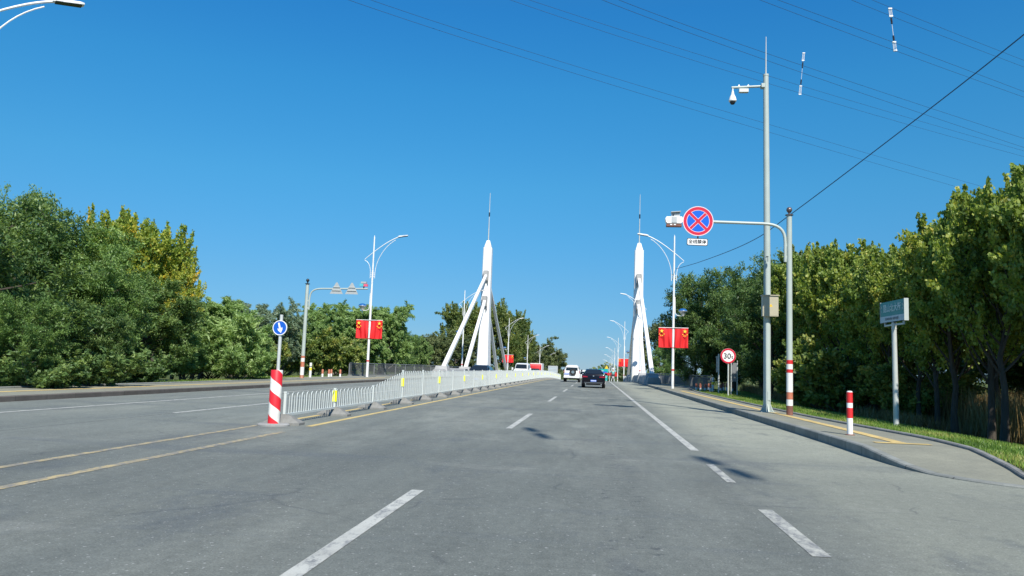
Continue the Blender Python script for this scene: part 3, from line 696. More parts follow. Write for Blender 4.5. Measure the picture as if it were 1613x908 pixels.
b = MB(); b.tube([(-.03, -.06, .19), (-.03, -.09, .19)], .028, 8); b.build('lens', MDARK, u_)

# left gantry seen from behind
g = thing('sign_gantry', 'grey pole with ball top on the left sidewalk, its arm holding two sign backs', 'sign pole', (-19.72, 50.0, .1))
b = MB(); b.tube([(0, 0, 0), (0, 0, 6.45)], [.13, .11], 14); b.build('pole', MPOLE, g, 40)
b = MB(); b.tube([(0, 0, 6.45), (0, 0, 6.48)], .17, 14); b.tube([(0, 0, 6.48), (0, 0, 6.6)], .05, 8); b.lathe([(.001, 6.58), (.08, 6.61), (.12, 6.7), (.08, 6.79), (.001, 6.82)], n=12); b.build('ball_finial', MDARK, g, 50)
for z0, z1, mm, nm in ((0, .25, MREDF, 'faded_band'), (.25, .8, MWHITE, 'white_band'), (.8, 1.15, MREDF, 'faded_band'), (1.15, 1.4, MWHITE, 'white_band'), (1.4, 1.55, MREDF, 'faded_band')):
    b = MB(); b.tube([(0, 0, z0+.002), (0, 0, z1-.002)], .134, 14); b.build(nm, mm, g, 40)
b = MB(); b.tube([(.2, 0, 4.7)] + bez((.2, 0, 5.3), (.2, 0, 5.9), (.35, 0, 6.12), (1.0, 0, 6.15), 8) + [(4.25, 0, 6.22)], .055, 8); b.box((.12, 0, 4.8), (.16, .08, .1)); b.box((.12, 0, 5.3), (.16, .08, .1)); b.build('arm', MPOLE, g, 50)
for x, lb in ((2.1, 'left of the two grey triangular sign backs on the left gantry'), (3.17, 'right of the two grey triangular sign backs on the left gantry')):
    q = thing('warning_sign', lb, 'traffic sign', (-19.72+x, 49.9, 6.27), group='triangular warning signs seen from behind')
    b = MB(); b.prism([(-.46, -.36), (.46, -.36), (.05, .42), (-.05, .42)], 0, .012); b.build('sign_back', MSBACK, q)
    b = MB(); b.box((0, -.03, .1), (.5, .04, .04)); b.box((0, -.03, -.12), (.62, .04, .04)); b.build('mounting_rail', MGALV, q)
q = thing('traffic_camera', 'small camera with red and cyan lamps on the left gantry arm end', 'traffic camera', (-15.75, 50.0, 6.35))
b = MB(); b.tube([(0, 0, -.06), (0, 0, .12)], .05, 8); b.build('stem', MDARK, q)
b = MB(); b.box((-.14, -.02, .22), (.26, .18, .16)); b.build('cyan_light', MCYAN, q); b = MB(); b.box((.14, -.02, .2), (.26, .18, .16)); b.build('pink_light', MPINK, q); b = MB(); b.box((0, 0, .38), (.36, .24, .12)); b.build('housing', MSBACK, q)

# 30t sign, notice board, marker post, bollards on the right
g = thing('weight_limit_sign', 'round white 30t weight limit sign with red rim on a grey post', 'traffic sign', (8.1, 48.2, .12))
b = MB(); b.tube([(0, 0, 0), (0, 0, 2.6)], .05, 10); b.build('post', MGALV, g, 40)
b = MB(); disc(b, -.02, -.07, 2.42, 0, .46, .015); b.build('sign_face', MSWHITE, g)
b = MB(); disc(b, -.02, -.08, 2.42, .36, .455, .012); b.build('red_rim', MSRED, g)
text_mesh('30', .46, MTXT, 'lettering', g, Matrix.Translation((-.08, -.085, 2.40)), .003, .004); text_mesh('t', .28, MTXT, 'lettering', g, Matrix.Translation((.22, -.085, 2.36)), .003, .006)
g = thing('notice_board', 'narrow upright notice board between two grey posts behind the 30t sign', 'notice board', (8.75, 50.5, .12))
for x in (-.08, .3):
    b = MB(); b.tube([(x, 0, 0), (x, 0, 2.2)], .035, 8); b.build('post', MGALV, g, 40)
b = MB(); b.box((.11, -.02, 1.45), (.3, .03, 1.2)); b.build('panel', MRAIL, g)
p = at(1132, 617, 53); g = thing('sign_post', 'slim grey steel post left of the 30t sign', 'post', (p.x, 53, .12))
b = MB(); b.tube([(0, 0, 0), (0, 0, 2.65)], .055, 8); b.build('pole', MGALV, g, 40); b = MB(); b.box((-.1, 0, 1.95), (.14, .05, 1.1)); b.build('edge_on_plate', MSBACK, g)
b = MB(); b.lathe([(.085, 0), (.085, .62), (.07, .66), (.03, .68)], n=12); sb1 = b.mesh('shaft', MWHITE, 40); b = MB(); b.lathe([(.088, .36), (.088, .62), (.073, .664), (.03, .69)], n=12); sb2 = b.mesh('red_top', MREDF, 40)
bl = [(1096.8, 57.5), (1103, 56.3), (1110.8, 58.2), (1116.2, 60.2), (1119, 55.2), (1135.3, 60), (1140, 60.6), (1144.8, 59.5), (1153.7, 58.6)]
nmz = ['leftmost small red topped bollard at the railing end', 'second small red topped bollard from the railing', 'third small red topped bollard from the railing', 'small red topped bollard just behind the marker post, left of it', 'faded red bollard directly left of the marker post',
       'small bollard right of the slim grey post', 'middle small bollard between grey post and 30t sign', 'small bollard directly left of the 30t sign post', 'small bollard at the notice board right of the 30t sign']
for (px, Y), lb in zip(bl, nmz):
    p = at(px, 614, Y); g = thing('bollard', lb, 'bollard', (p.x, Y, .04), group='small white bollards with red tops'); put('shaft', sb1, g); put('red_top', sb2, g); g.scale = (.9, .9, 1.0+.1*math.sin(px))
for (px, Y), lb in zip([(507.7, 56), (517.8, 56.6), (521.5, 58), (535.6, 58.5)], ['leftmost small red and white bollard on the left verge', 'left one of the close pair of bollards on the left verge', 'right one of the close pair of bollards on the left verge', 'rightmost small red and white bollard before the left railing']):
    p = at(px, 594, Y); g = thing('bollard', lb, 'bollard', (p.x, Y, .02), group='small white bollards with red tops'); put('shaft', sb1, g); put('red_top', sb2, g); g.scale = (.9, .9, 1.02)
def marker(x, Y, s, label):
    g = thing('marker_post', label, 'marker post', (x, Y, .05))
    b = MB(); b.tube([(0, 0, 0), (0, 0, 1.2*s)], .09, 10); b.build('shaft', MWHITE, g, 40); b = MB(); b.tube([(0, 0, .62*s), (0, 0, .84*s)], .094, 10); b.build('yellow_band', MSTAR, g, 40); b = MB(); b.tube([(0, 0, .9*s), (0, 0, .95*s)], .094, 10); b.build('dark_band', MDARK, g, 40)
p = at(1122.9, 617, 56.5); marker(p.x, 56.5, .95, 'white marker post with dark band beside the right bollards')
p = at(488.3, 595, 53); marker(p.x, 53, .95, 'white marker post with yellow band right of the left gantry pole')
# red and white bollard on the near sidewalk
g = thing('bollard', 'single red and white banded bollard on the near right sidewalk', 'bollard', (5.56, 17.6, .181))
b = MB(); b.lathe([(.062, 0), (.062, .93), (.05, .955), (.01, .96)], n=18); b.build('shaft', MWHITE, g, 40)
for z0, z1 in ((.37, .59), (.70, .93)): b = MB(); b.tube([(0, 0, z0), (0, 0, z1)], .0645, 18); b.build('red_band', MRED, g, 40)
b = MB(); b.lathe([(.1, 0), (.1, .012), (.07, .02)], n=16); b.build('base_ring', MBROWN, g)
# street name sign
g = thing('street_name_sign', 'green street name sign on a grey post in the right verge, turned sideways', 'street sign', (9.24, 24.9, 0.0)); g.scale = (1.12, 1.12, 1.12)
b = MB(); b.tube([(0, 0, 0), (-.02, 0, 2.86)], [.075, .062], 14); b.lathe([(.14, 0), (.14, .02), (.08, .04)], n=14); b.tube([(-.02, 0, 2.66), (-.02, 0, 2.7)], .07, 14); b.build('post', MGALV, g, 40)
AZ = R(-88); Mz = Matrix.Translation((-.02, 0, 3.17)) @ Matrix.Rotation(AZ, 4, 'Z')
b = MB()
b.prism([(-.78, -.29), (.78, -.29), (.78, .29), (-.78, .29)], -.05, .05, Mz); bx = b.build('board', MGREEN, g)
b = MB(); b.prism([(.78, -.3), (.80, -.3), (.80, .3), (.78, .3)], -.058, .058, Mz); b.build('end_cap', MSILV, g); b = MB(); b.prism([(-.80, -.3), (-.78, -.3), (-.78, .3), (-.80, .3)], -.058, .058, Mz); b.build('end_cap', MSILV, g)
b = MB(); b.prism([(-.78, -.29), (.78, -.29), (.78, -.12), (-.78, -.12)], -.056, .056, Mz); bp = b.build('pale_band', MPALE, g)
b = MB(); b.prism([(-.62, -.40), (.66, -.40), (.66, -.355), (-.62, -.355)], -.02, .02, Mz); b.prism([(-.62, -.36), (-.56, -.36), (-.56, -.29), (-.62, -.29)], -.02, .02, Mz); b.prism([(.6, -.36), (.66, -.36), (.66, -.29), (.6, -.29)], -.02, .02, Mz); b.build('support_bar', MSILV, g)
text_mesh('昆山北大街', .235, MPTX, 'lettering', bx, Mz @ Matrix.Translation((0, -.054, .085)), .002, .003)
text_mesh('北', .09, MPTX, 'lettering', bx, Mz @ Matrix.Translation((.69, -.054, .14)), .002); text_mesh('N', .1, MPTX, 'lettering', bx, Mz @ Matrix.Translation((.69, -.054, .03)), .002)
text_mesh('南', .09, MPTX, 'lettering', bx, Mz @ Matrix.Translation((-.69, -.054, .14)), .002); text_mesh('S', .1, MPTX, 'lettering', bx, Mz @ Matrix.Translation((-.69, -.054, .03)), .002)
text_mesh('KUNSHAN BEIDAJIE', .1, MRAIL, 'lettering', bp, Mz @ Matrix.Translation((0, -.06, -.205)), .002)

# ------------------------------------------------------------ power lines
def cat(p0, p1, p2, n=40):
    "parabola through three points"
    out = []
    for i in range(n+1):
        t = i/n*1.25-.1; out.append(p0*((t-.5)*(t-1)/.5) + p1*(t*(t-1)/-.25) + p2*(t*(t-.5)/.5))
    return out
def mid3(a, b_, c):  # a: t=0, c: t=1, b at t=.5
    return cat(a, b_, c)
BU = [('lowest twin power line, ending at the right tree tops', [(540, -3), (575, -3)], [(1000, 145), (1000, 133)], [(1470, 284), (1470, 272)], (44, 66, 96)),
      ('second lowest twin power line, crossing just behind the camera mast top', [(690, -40), (700, -45)], [(1201, 129), (1201, 117)], [(1613, 247), (1613, 238)], (48, 70, 98)),
      ('twin power line passing in front of the lower insulator link', [(890, -25), (925, -22)], [(1201, 93), (1201, 82)], [(1608, 231), (1608, 217)], (30, 42, 62)),
      ('twin power line held by the lower end of the upper insulator link', [(1150, -18), (1180, -16)], [(1410, 80), (1410, 68)], [(1640, 163), (1640, 155)], (34, 44, 56)),
      ('highest twin power line, at the top right corner of the sky', [(1300, -20), (1330, -22)], [(1405, 26), (1405, 13)], [(1640, 116), (1640, 106)], (36, 45, 58))]
for lb, A_, B_, C_, ys in BU:
    g = thing('power_line', lb, 'power line', at(B_[0][0], B_[0][1], ys[1]), group='twin power lines crossing the sky')
    for k in (0, 1):
        pts = mid3(at(*A_[k], ys[0]), at(*B_[k], ys[1]), at(*C_[k], ys[2])); b = MB(); b.tube([p-g.location for p in pts], (.0115 if ys[1] < 50 else .015), 5, False); b.build('wire', MWIRE, g)
pts = [at(1640, 33, 20), at(1480, 160, 24), at(1251, 334, 31), at(1180, 382, 38), at(1105, 412, 50), at(1064, 424, 60.3)]
b = MB(); sm = smooth_line([(p.x, p.y) for p in pts], 8); zz = smooth_line([(p.z, p.y) for p in pts], 8); b.tube([(a.x, a.y, c.x) for a, c in zip(sm, zz)], .018, 5)
o = b.build('overhead_cable', MWIRE); tag(o, 'thick dark cable slanting down from the right edge behind the poles', 'cable')
def spacer(pt, pb, Y, label):
    a, c = at(*pt, Y), at(*pb, Y+.4); g = thing('insulator_link', label, 'insulator', a, group='insulator links hanging between the power lines')
    dv = c-a; P_ = lambda t: dv*t
    for t0, t1, m_, nm, rr in ((.22, .36, MCERAM, 'insulator', .065), (.64, .76, MCERAM, 'insulator', .065)):
        b = MB(); ps = [P_(t0+(t1-t0)*k/8) for k in range(9)]; b.tube(ps, [rr if k % 2 else rr*.7 for k in range(9)], 8); b.build(nm, m_, g)
    b = MB(); b.tube([P_(.03), P_(.97)], .014, 6); b.build('rod', MSWHITE, g)
    for t0, t1 in ((0, .18), (.8, 1)):
        b = MB()
        for dx in (-.07, .07): b.tube([P_(t0)+Vector((dx, 0, 0)), P_(t1)+Vector((dx, 0, 0))], .02, 6)
        b.box(P_(t0), (.2, .08, .08)); b.box(P_(t1), (.2, .08, .08)); b.build('clamp_frame', MSWHITE, g)
spacer((1266, 84), (1260, 149), 62, 'insulator link hanging right of the camera mast top'); spacer((1402, 14), (1410, 80), 44, 'insulator link near the top right corner of the sky')

for (gx, gy), (dx, dy), lb in (((-1.24, 16.75), (.24, -.97), 'added unseen insulator link behind the viewpoint, casting a shadow on the near lane'), ((1.97, 12.15), (.17, -.98), 'added unseen insulator link behind the viewpoint, casting a shadow on the right shoulder')):  # unseen links added behind the camera only to cast dark patches on the road
    c = Vector((gx, gy, 0))+sdir*30; g = thing('insulator_link', lb, 'insulator', c, group='insulator links hanging between the power lines')
    tl_ = Vector((dx, dy, 0)).normalized()*1.3
    for s_ in (-1, 1): b = MB(); b.tube([tl_*s_*q for q in (.12, .3, .8, 1.05)], [.06, .13, .13, .05], 8); b.build('insulator', MCERAM, g)
    b = MB(); b.tube([tl_*-1.1, tl_*1.1], .03, 6); b.build('rod', MSWHITE, g)
# ------------------------------------------------------------ vehicles
def carpaint(name, col, rough=.38):
    mt, t, b = newmat(name); n = noise(t, 2, 3); c = ramp(t, n.outputs[0], [(.3, tuple(x*.92 for x in col)), (.7, col)])
    t.links.new(c.outputs[0], b.inputs['Base Color']); b.inputs['Roughness'].default_value = rough; b.inputs['Coat Weight'].default_value = .15; b.inputs['Coat Roughness'].default_value = .05; return mt
mt, t_, b_ = newmat('car_glass'); b_.inputs['Base Color'].default_value = (.012, .016, .02, 1); b_.inputs['Roughness'].default_value = .06; b_.inputs['Specular IOR Level'].default_value = .6; MGLASS = mt
MTAIL = simple('tail_lamp_red', (.30, .012, .03), .2, vary=.05); MPLATE = simple('plate_blue', (.015, .14, .65), .35); MCHROME = simple('chrome', (.75, .75, .75), .12, 1., vary=.02); MHEAD = simple('headlamp_glass', (.7, .72, .75), .1, vary=.05); MTRIM = simple('car_trim_black', (.02, .02, .022), .5)
def ringy(y, zb, zt, hw, r_=.12, tum=1.):
    "rounded section at y; tum narrows the top"
    pts = []
    for cx, cz, a0 in ((hw*tum-r_, zt-r_, 0), (-hw*tum+r_, zt-r_, 90), (-hw+r_, zb+r_, 180), (hw-r_, zb+r_, 270)):
        for k in range(4): a = R(a0+30*k); pts.append(Vector((cx+r_*math.cos(a), y, cz+r_*math.sin(a))))
    return pts
def vehicle(name, label, cat, loc, body, cabin, glass, paint_, wheels, wr, rz=0, rear=True, extras=None):
    "y=0 is the end facing the camera"
    g = thing(name, label, cat, loc, rz)
    b = MB(); b.loft([ringy(*q) for q in body]); b.loft([ringy(*q) for q in cabin]); bd = b.build('body', paint_, g, 45)
    b = MB(); [b.add(vs, [tuple(range(len(vs)))]) for vs in glass]; 
    me = b.mesh('window', MGLASS); put('window', me, g)
    hw = body[2][3]
    for sx in (-1, 1):
        for yy in wheels:
            w = bpy.data.objects.new('wheel', None)
            b = MB(); b.tube([(sx*(hw-.24), yy, wr), (sx*(hw-.01), yy, wr)], wr, 18); wo = b.build('wheel', MBLACK, g, 40); bpy.data.objects.remove(w)
            b = MB(); b.tube([(sx*(hw-.02), yy, wr), (sx*(hw+.005), yy, wr)], wr*.62, 14); b.build('rim', MGALV, wo, 40)
    return g, bd
def quad(pts): return [Vector(p) for p in pts]
# dark sedan, rear view
BLK = carpaint('car_black_paint', (.006, .006, .011), .2); BLK.node_tree.nodes['Principled BSDF'].inputs['Specular IOR Level'].default_value = .25; BLU = carpaint('car_navy_paint', (.02, .035, .06)); WHP = carpaint('car_white_paint', (.72, .72, .70), .3)
p = at(934.5, 611, 59.5)
body = [(0.05, .42, .95, .80, .1), (.12, .26, 1.06, .88, .12), (.9, .22, 1.08, .92, .13), (3.0, .2, 1.0, .92, .13), (4.2, .22, .9, .88, .13), (4.75, .3, .72, .76, .12)]
cabin = [(.55, .9, 1.06, .76, .05, .9), (1.35, .9, 1.42, .8, .12, .78), (2.0, .9, 1.46, .82, .12, .78), (2.7, .9, 1.40, .82, .12, .76), (3.5, .85, .98, .78, .05, .9)]
gl = [quad([(-.60, .615, 1.10), (.60, .615, 1.10), (.52, 1.26, 1.405), (-.52, 1.26, 1.405)])]
for s in (-1, 1): gl.append(quad([(s*.795, 1.0, 1.07), (s*.69, 1.4, 1.36), (s*.69, 2.6, 1.34), (s*.80, 3.1, 1.02)]))
g, bd = vehicle('sedan', 'black sedan driving away in the right lane, seen from behind', 'car', (p.x, 59.5, 0), body, cabin, gl, BLK, (.95, 3.75), .33)
for s in (-1, 1):
    b = MB(); b.loft([[Vector((s*x, y, z)) for x, y, z in q] for q in (((.46, .01, .885), (.46, .01, .82), (.46, .12, .82), (.46, .12, .885)), ((.80, .03, .92), (.80, .03, .81), (.80, .2, .81), (.80, .2, .92)), ((.905, .16, .93), (.905, .16, .80), (.90, .4, .80), (.90, .4, .93)))]); b.build('taillight', MTAIL, g)
    b = MB(); b.loft([ringy(y, 1.0, 1.14, .1, .04) for y in (2.95, 3.1)]); mm = b.build('mirror', BLK, g); mm.location = (s*1.0, 0, 0)
    b = MB(); b.tube([(s*.6, .0, .30), (s*.6, .12, .30)], .05, 8); b.build('exhaust', MCHROME, g)
b = MB(); b.box((0, .03, .56), (.44, .03, .14)); pl_ = b.build('license_plate', MPLATE, g)
b = MB(); [b.box((x, .012, .56), (.035, .008, .08)) for x in (-.17, -.11, -.05, .01, .07, .13, .18)]; b.build('plate_marks', MSWHITE, pl_)
b = MB(); b.tube([(0, .03, .93), (0, .05, .93)], .055, 12); b.build('badge', MCHROME, g)
b = MB(); b.box((0, .07, .36), (1.3, .1, .1)); b.build('bumper_trim', MTRIM, g); b = MB(); b.box((0, .03, .42), (1.45, .04, .02)); b.build('chrome_strip', MCHROME, g)
# white SUV, spare wheel on the door
p = at(900.3, 601, 83)
body = [(0.0, .52, 1.15, .80, .1), (.06, .42, 1.2, .86, .1), (.9, .4, 1.22, .9, .1), (3.0, .4, 1.16, .9, .1), (4.0, .42, 1.08, .88, .1), (4.4, .5, .95, .82, .1)]
cabin = [(.06, 1.1, 1.62, .82, .12, .84), (.35, 1.1, 1.80, .84, .2, .80), (1.6, 1.1, 1.86, .85, .2, .78), (2.7, 1.1, 1.78, .84, .1, .84), (3.3, 1.0, 1.2, .8, .05, .9)]
gl = [quad([(-.64, .035, 1.25), (.64, .035, 1.25), (.60, .045, 1.57), (-.60, .045, 1.57)])]
for s in (-1, 1): gl.append(quad([(s*.83, .5, 1.24), (s*.755, .5, 1.66), (s*.755, 2.5, 1.68), (s*.83, 2.9, 1.24)]))
g, bd = vehicle('suv', 'white four wheel drive car with spare wheel on its back door', 'car', (p.x, 83, 0), body, cabin, gl, WHP, (.9, 3.5), .38)
b = MB(); b.tube([(.12, -.2, 1.08), (.12, -.01, 1.08)], .36, 22); sw = b.build('spare_wheel', MBLACK, g, 40); b = MB(); b.tube([(.12, -.22, 1.08), (.12, -.19, 1.08)], .16, 14); b.build('wheel_cover', MCHROME, sw)
b = MB(); b.box((-.55, -.03, .88), (.44, .03, .15)); pl_ = b.build('license_plate', MPLATE, g); b = MB(); [b.box((x-.55, -.05, .88), (.035, .008, .08)) for x in (-.17, -.1, -.03, .04, .11, .17)]; b.build('plate_marks', MSWHITE, pl_)
b = MB(); b.loft([ringy(y, .46, .66, .86, .06) for y in (-.12, .12)]); b.build('bumper', WHP, g)
b = MB(); b.box((0, .1, .4), (1.5, .2, .12)); b.build('underbody', MTRIM, g)
for s in (-1, 1):
    b = MB(); b.box((s*.82, .02, 1.1), (.07, .08, .26)); b.build('taillight', MTAIL, g)
    b = MB(); b.loft([ringy(y, 1.18, 1.38, .09, .04) for y in (2.75, 2.9)]); mm = b.build('mirror', MTRIM, g); mm.location = (s*1.0, 0, 0)
# oncoming dark sedan (front faces camera)
def front_car(label, x, Y, pm_, sc=1.0, h=1.0):
    body = [(0.0, .3, .62, .72, .1), (.15, .22, .78, .84, .12), (1.2, .2, .95, .90, .13), (3.2, .2, 1.0, .90, .13), (4.3, .25, .98, .86, .13), (4.6, .35, .85, .78, .12)]
    cabin = [(1.15, .9, 1.0, .78, .04, .92), (2.0, .9, 1.42, .8, .12, .76), (2.7, .9, 1.47, .81, .12, .76), (3.5, .9, 1.4, .8, .12, .76), (4.2, .85, 1.02, .76, .06, .9)]
    gl = [quad([(-.68, 1.22, 1.06), (.68, 1.22, 1.06), (.54, 1.93, 1.41), (-.54, 1.93, 1.41)])]
    for s in (-1, 1): gl.append(quad([(s*.795, 1.6, 1.03), (s*.68, 2.1, 1.36), (s*.68, 3.4, 1.36), (s*.79, 3.9, 1.06)]))
    g, bd = vehicle('sedan', label, 'car', (x, Y, prof(Y)), body, cabin, gl, pm_, (.9, 3.6), .32)
    for s in (-1, 1):
        b = MB(); b.box((s*.62, .06, .66), (.32, .12, .12)); b.build('headlight', MHEAD, g)
        b = MB(); b.loft([ringy(y, .98, 1.1, .09, .04) for y in (1.5, 1.62)]); mm = b.build('mirror', pm_, g); mm.location = (s*.98, 0, 0)
    b = MB(); b.box((0, .02, .58), (.7, .05, .16)); b.build('grille', MTRIM, g); b = MB(); b.box((0, -.02, .42), (.44, .03, .14)); b.build('license_plate', MPLATE, g)
    return g
p = at(750, 580, 56); front_car('dark blue car coming the other way behind the white fence, before the left pylon', p.x, 56, BLU)
# white van
p = at(820, 580, 80); body = [(0.0, .35, .95, .68, .1), (.12, .28, 1.1, .76, .1), (.7, .26, 1.18, .8, .1), (3.2, .26, 1.2, .8, .1), (3.9, .3, 1.2, .78, .1)]
cabin = [(.55, 1.0, 1.2, .74, .05, .92), (1.15, 1.0, 1.76, .76, .12, .86), (2.2, 1.0, 1.85, .78, .12, .86), (3.85, 1.0, 1.82, .76, .12, .86)]
gl = [quad([(-.62, .58, 1.27), (.62, .58, 1.27), (.55, 1.06, 1.715), (-.55, 1.06, 1.715)])]
for s in (-1, 1): gl.append(quad([(s*.775, 1.1, 1.22), (s*.72, 1.35, 1.64), (s*.72, 3.5, 1.66), (s*.77, 3.6, 1.22)]))
g, bd = vehicle('minivan', 'white minivan coming the other way behind the white fence', 'van', (p.x, 80, 0), body, cabin, gl, WHP, (.7, 3.1), .3)
for s in (-1, 1):
    b = MB(); b.box((s*.58, .03, .82), (.28, .08, .16)); b.build('headlight', MHEAD, g)
    b = MB(); b.loft([ringy(y, 1.1, 1.36, .08, .04) for y in (.85, .98)]); mm = b.build('mirror', WHP, g); mm.location = (s*.95, 0, 0)
b = MB(); b.box((0, -.01, .5), (.44, .03, .14)); b.build('license_plate', MPLATE, g)
# small red and white truck, far left carriageway
p = at(842, 585, 128); z = prof(128)
g = thing('truck', 'small truck with red cab and white box behind the white minivan', 'truck', (p.x, 128, z))
b = MB(); b.loft([ringy(*q) for q in ((0, .5, 2.1, .92, .1), (.1, .45, 2.35, .98, .12), (1.7, .45, 2.45, 1.0, .12))]); b.build('cab', MORANGE if False else MRED, g, 40)
b = MB(); b.add(quad([(-.82, -.03, 1.35), (.82, -.03, 1.35), (.8, .03, 2.05), (-.8, .03, 2.05)]), [(0, 1, 2, 3)]); b.build('windscreen', MGLASS, g)
b = MB(); b.box((.1, 4.1, 1.65), (2.0, 4.4, 1.9)); b.build('cargo_box', MWHITE, g); b = MB(); b.box((0, -.02, 1.12), (1.5, .04, .22)); b.build('white_stripe', MWHITE, g); b = MB(); b.box((0, -.03, .6), (1.8, .08, .22)); b.build('bumper', MTRIM, g)
for s in (-1, 1):
    for yy in (.9, 4.8): b = MB(); b.tube([(s*.75, yy, .42), (s*1.0, yy, .42)], .42, 14); b.build('wheel', MBLACK, g)
    b = MB(); b.box((s*.7, -.02, .85), (.3, .06, .16)); b.build('headlight', MHEAD, g)
# small light car between the two ahead
p = at(917, 600, 112); z = prof(112)
body = [(0.0, .35, .9, .74, .1), (.1, .25, 1.0, .82, .12), (1.0, .22, 1.02, .84, .12), (3.0, .2, .95, .84, .12), (3.9, .3, .75, .74, .12)]
cabin = [(.1, .9, 1.3, .72, .1, .85), (.5, .9, 1.5, .75, .12, .82), (2.0, .9, 1.5, .76, .12, .82), (3.0, .9, 1.0, .72, .04, .9)]
gl = [quad([(-.57, .075, 1.0), (.57, .075, 1.0), (.54, .085, 1.26), (-.54, .085, 1.26)])]
g, bd = vehicle('hatchback', 'small pale hatchback far ahead, half hidden between the two nearer cars', 'car', (p.x, 112, z), body, cabin, gl, WHP, (.7, 3.1), .3)
for s in (-1, 1): b = MB(); b.box((s*.7, .0, .85), (.14, .06, .2)); b.build('taillight', MTAIL, g)
# scooter rider far ahead
def skinned(name, joints, edges, mat, parent, lvl=1):
    me = bpy.data.meshes.new(name); me.from_pydata([j[:3] for j in joints], edges, []); o = bpy.data.objects.new(name, me); COL.objects.link(o)
    md = o.modifiers.new('s', 'SKIN'); sv = me.skin_vertices[0].data
    for i, j in enumerate(joints): sv[i].radius = (j[3], j[4] if len(j) > 4 else j[3]); sv[i].use_root = (i == 0)
    sb = o.modifiers.new('b', 'SUBSURF'); sb.levels = lvl; sb.render_levels = lvl
    bpy.context.view_layer.update(); m2 = bpy.data.meshes.new_from_object(o.evaluated_get(bpy.context.evaluated_depsgraph_get())); bpy.data.objects.remove(o)
    m2.materials.clear(); m2.materials.append(mat); m2.polygons.foreach_set('use_smooth', [True]*len(m2.polygons)); return put(name, m2, parent)
MSKIN = simple('skin', (.45, .28, .2), .6); MCLOTH = simple('teal_jacket', (.12, .42, .40), .8); MTROU = simple('dark_trousers', (.03, .035, .05), .8)
def rider(x, Y, label_p, label_s, cloth, paint_):
    z = prof(Y)
    s = thing('scooter', label_s, 'scooter', (x, Y, z))
    for yy in (0, 1.25): b = MB(); b.tube([(-.05, yy, .24), (.05, yy, .24)], .24, 14); b.build('wheel', MBLACK, s)
    b = MB(); b.loft([ringy(q, z0, z1, w, .05) for q, z0, z1, w in ((-.1, .45, .68, .1), (.15, .32, .76, .16), (.5, .3, .7, .15), (.62, .24, .34, .14), (.95, .24, .34, .14), (1.0, .3, .8, .16), (1.12, .5, 1.0, .12))]); b.build('body', paint_, s, 45)
    b = MB(); b.loft([ringy(q, .72, .82, w, .04) for q, w in ((-.1, .11), (.2, .15), (.6, .1))]); b.build('seat', MTRIM, s)
    b = MB(); b.tube([(-.32, .95, 1.03), (0, 1.08, 1.0), (.32, .95, 1.03)], .02, 6); b.build('handlebar', MTRIM, s)
    b = MB(); b.box((0, -.12, .6), (.14, .03, .06)); b.build('taillight', MTAIL, s)
    g = thing('person', label_p, 'person', (x, Y+.2, z))
    J = [(0, 0, .92, .15), (0, .03, 1.15, .15), (0, .08, 1.36, .17, .12), (0, .1, 1.46, .07), (0, .12, 1.62, .09), (0, .13, 1.74, .085),
         (-.19, .1, 1.38, .07), (-.27, .32, 1.18, .05), (-.26, .62, 1.06, .038), (-.26, .72, 1.06, .04), (.19, .1, 1.38, .07), (.27, .32, 1.18, .05), (.26, .62, 1.06, .038), (.26, .72, 1.06, .04),
         (-.1, .05, .88, .1), (-.17, .5, .82, .075), (-.15, .6, .42, .05), (-.15, .74, .38, .045), (.1, .05, .88, .1), (.17, .5, .82, .075), (.15, .6, .42, .05), (.15, .74, .38, .045)]
    E_ = [(0, 1), (1, 2), (2, 3), (3, 4), (4, 5), (2, 6), (6, 7), (7, 8), (8, 9), (2, 10), (10, 11), (11, 12), (12, 13), (0, 14), (14, 15), (15, 16), (16, 17), (0, 18), (18, 19), (19, 20), (20, 21)]
    skinned('body', J, E_, MSKIN, g)
    skinned('jacket', [(a, b1, c, r1*1.12, *( [q*1.12 for q in rest])) for a, b1, c, r1, *rest in [J[0], J[1], J[2], J[6], J[7], J[8], J[10], J[11], J[12]]], [(0, 1), (1, 2), (2, 3), (3, 4), (4, 5), (2, 6), (6, 7), (7, 8)], cloth, g)
    skinned('trousers', [(a, b1, c, r1*1.1) for a, b1, c, r1, *_ in [J[0], J[14], J[15], J[16], J[18], J[19], J[20]]], [(0, 1), (1, 2), (2, 3), (0, 4), (4, 5), (5, 6)], MTROU, g)
    b = MB(); b.lathe([(.11, 1.62), (.125, 1.7), (.11, 1.8), (.06, 1.85), (.01, 1.86)], (0, .12, 0), 12); b.build('helmet', MWHITE, g, 60)
p = at(965.5, 604, 104); rider(p.x, 104, 'person in a pale teal jacket riding a scooter away beside the right edge line', 'pale scooter under the rider in the teal jacket', MCLOTH, MWHITE)
p = at(957.5, 604, 112); z = prof(112)
g = thing('cargo_tricycle', 'small red cargo tricycle far ahead beside the scooter rider', 'tricycle', (p.x, 112, z))
b = MB(); b.box((0, .6, .85), (.95, 1.5, .06)); b.box((0, -.13, 1.02), (.95, .04, .35)); b.box((-.46, .6, 1.02), (.04, 1.4, .35)); b.box((.46, .6, 1.02), (.04, 1.4, .35)); b.build('cargo_bed', MRED, g)
b = MB(); b.tube([(0, 1.3, .8), (0, 2.1, .75), (0, 2.3, 1.1)], .05, 6); b.tube([(-.35, 2.2, 1.15), (.35, 2.2, 1.15)], .025, 6); b.build('frame', MRED, g)
b = MB(); b.box((0, 1.6, .88), (.35, .4, .12)); b.build('seat', MTRIM, g)
for x, y in ((-.42, .5), (.42, .5), (0, 2.35)): b = MB(); b.tube([(x-.05, y, .3), (x+.05, y, .3)], .3, 14); b.build('wheel', MBLACK, g)
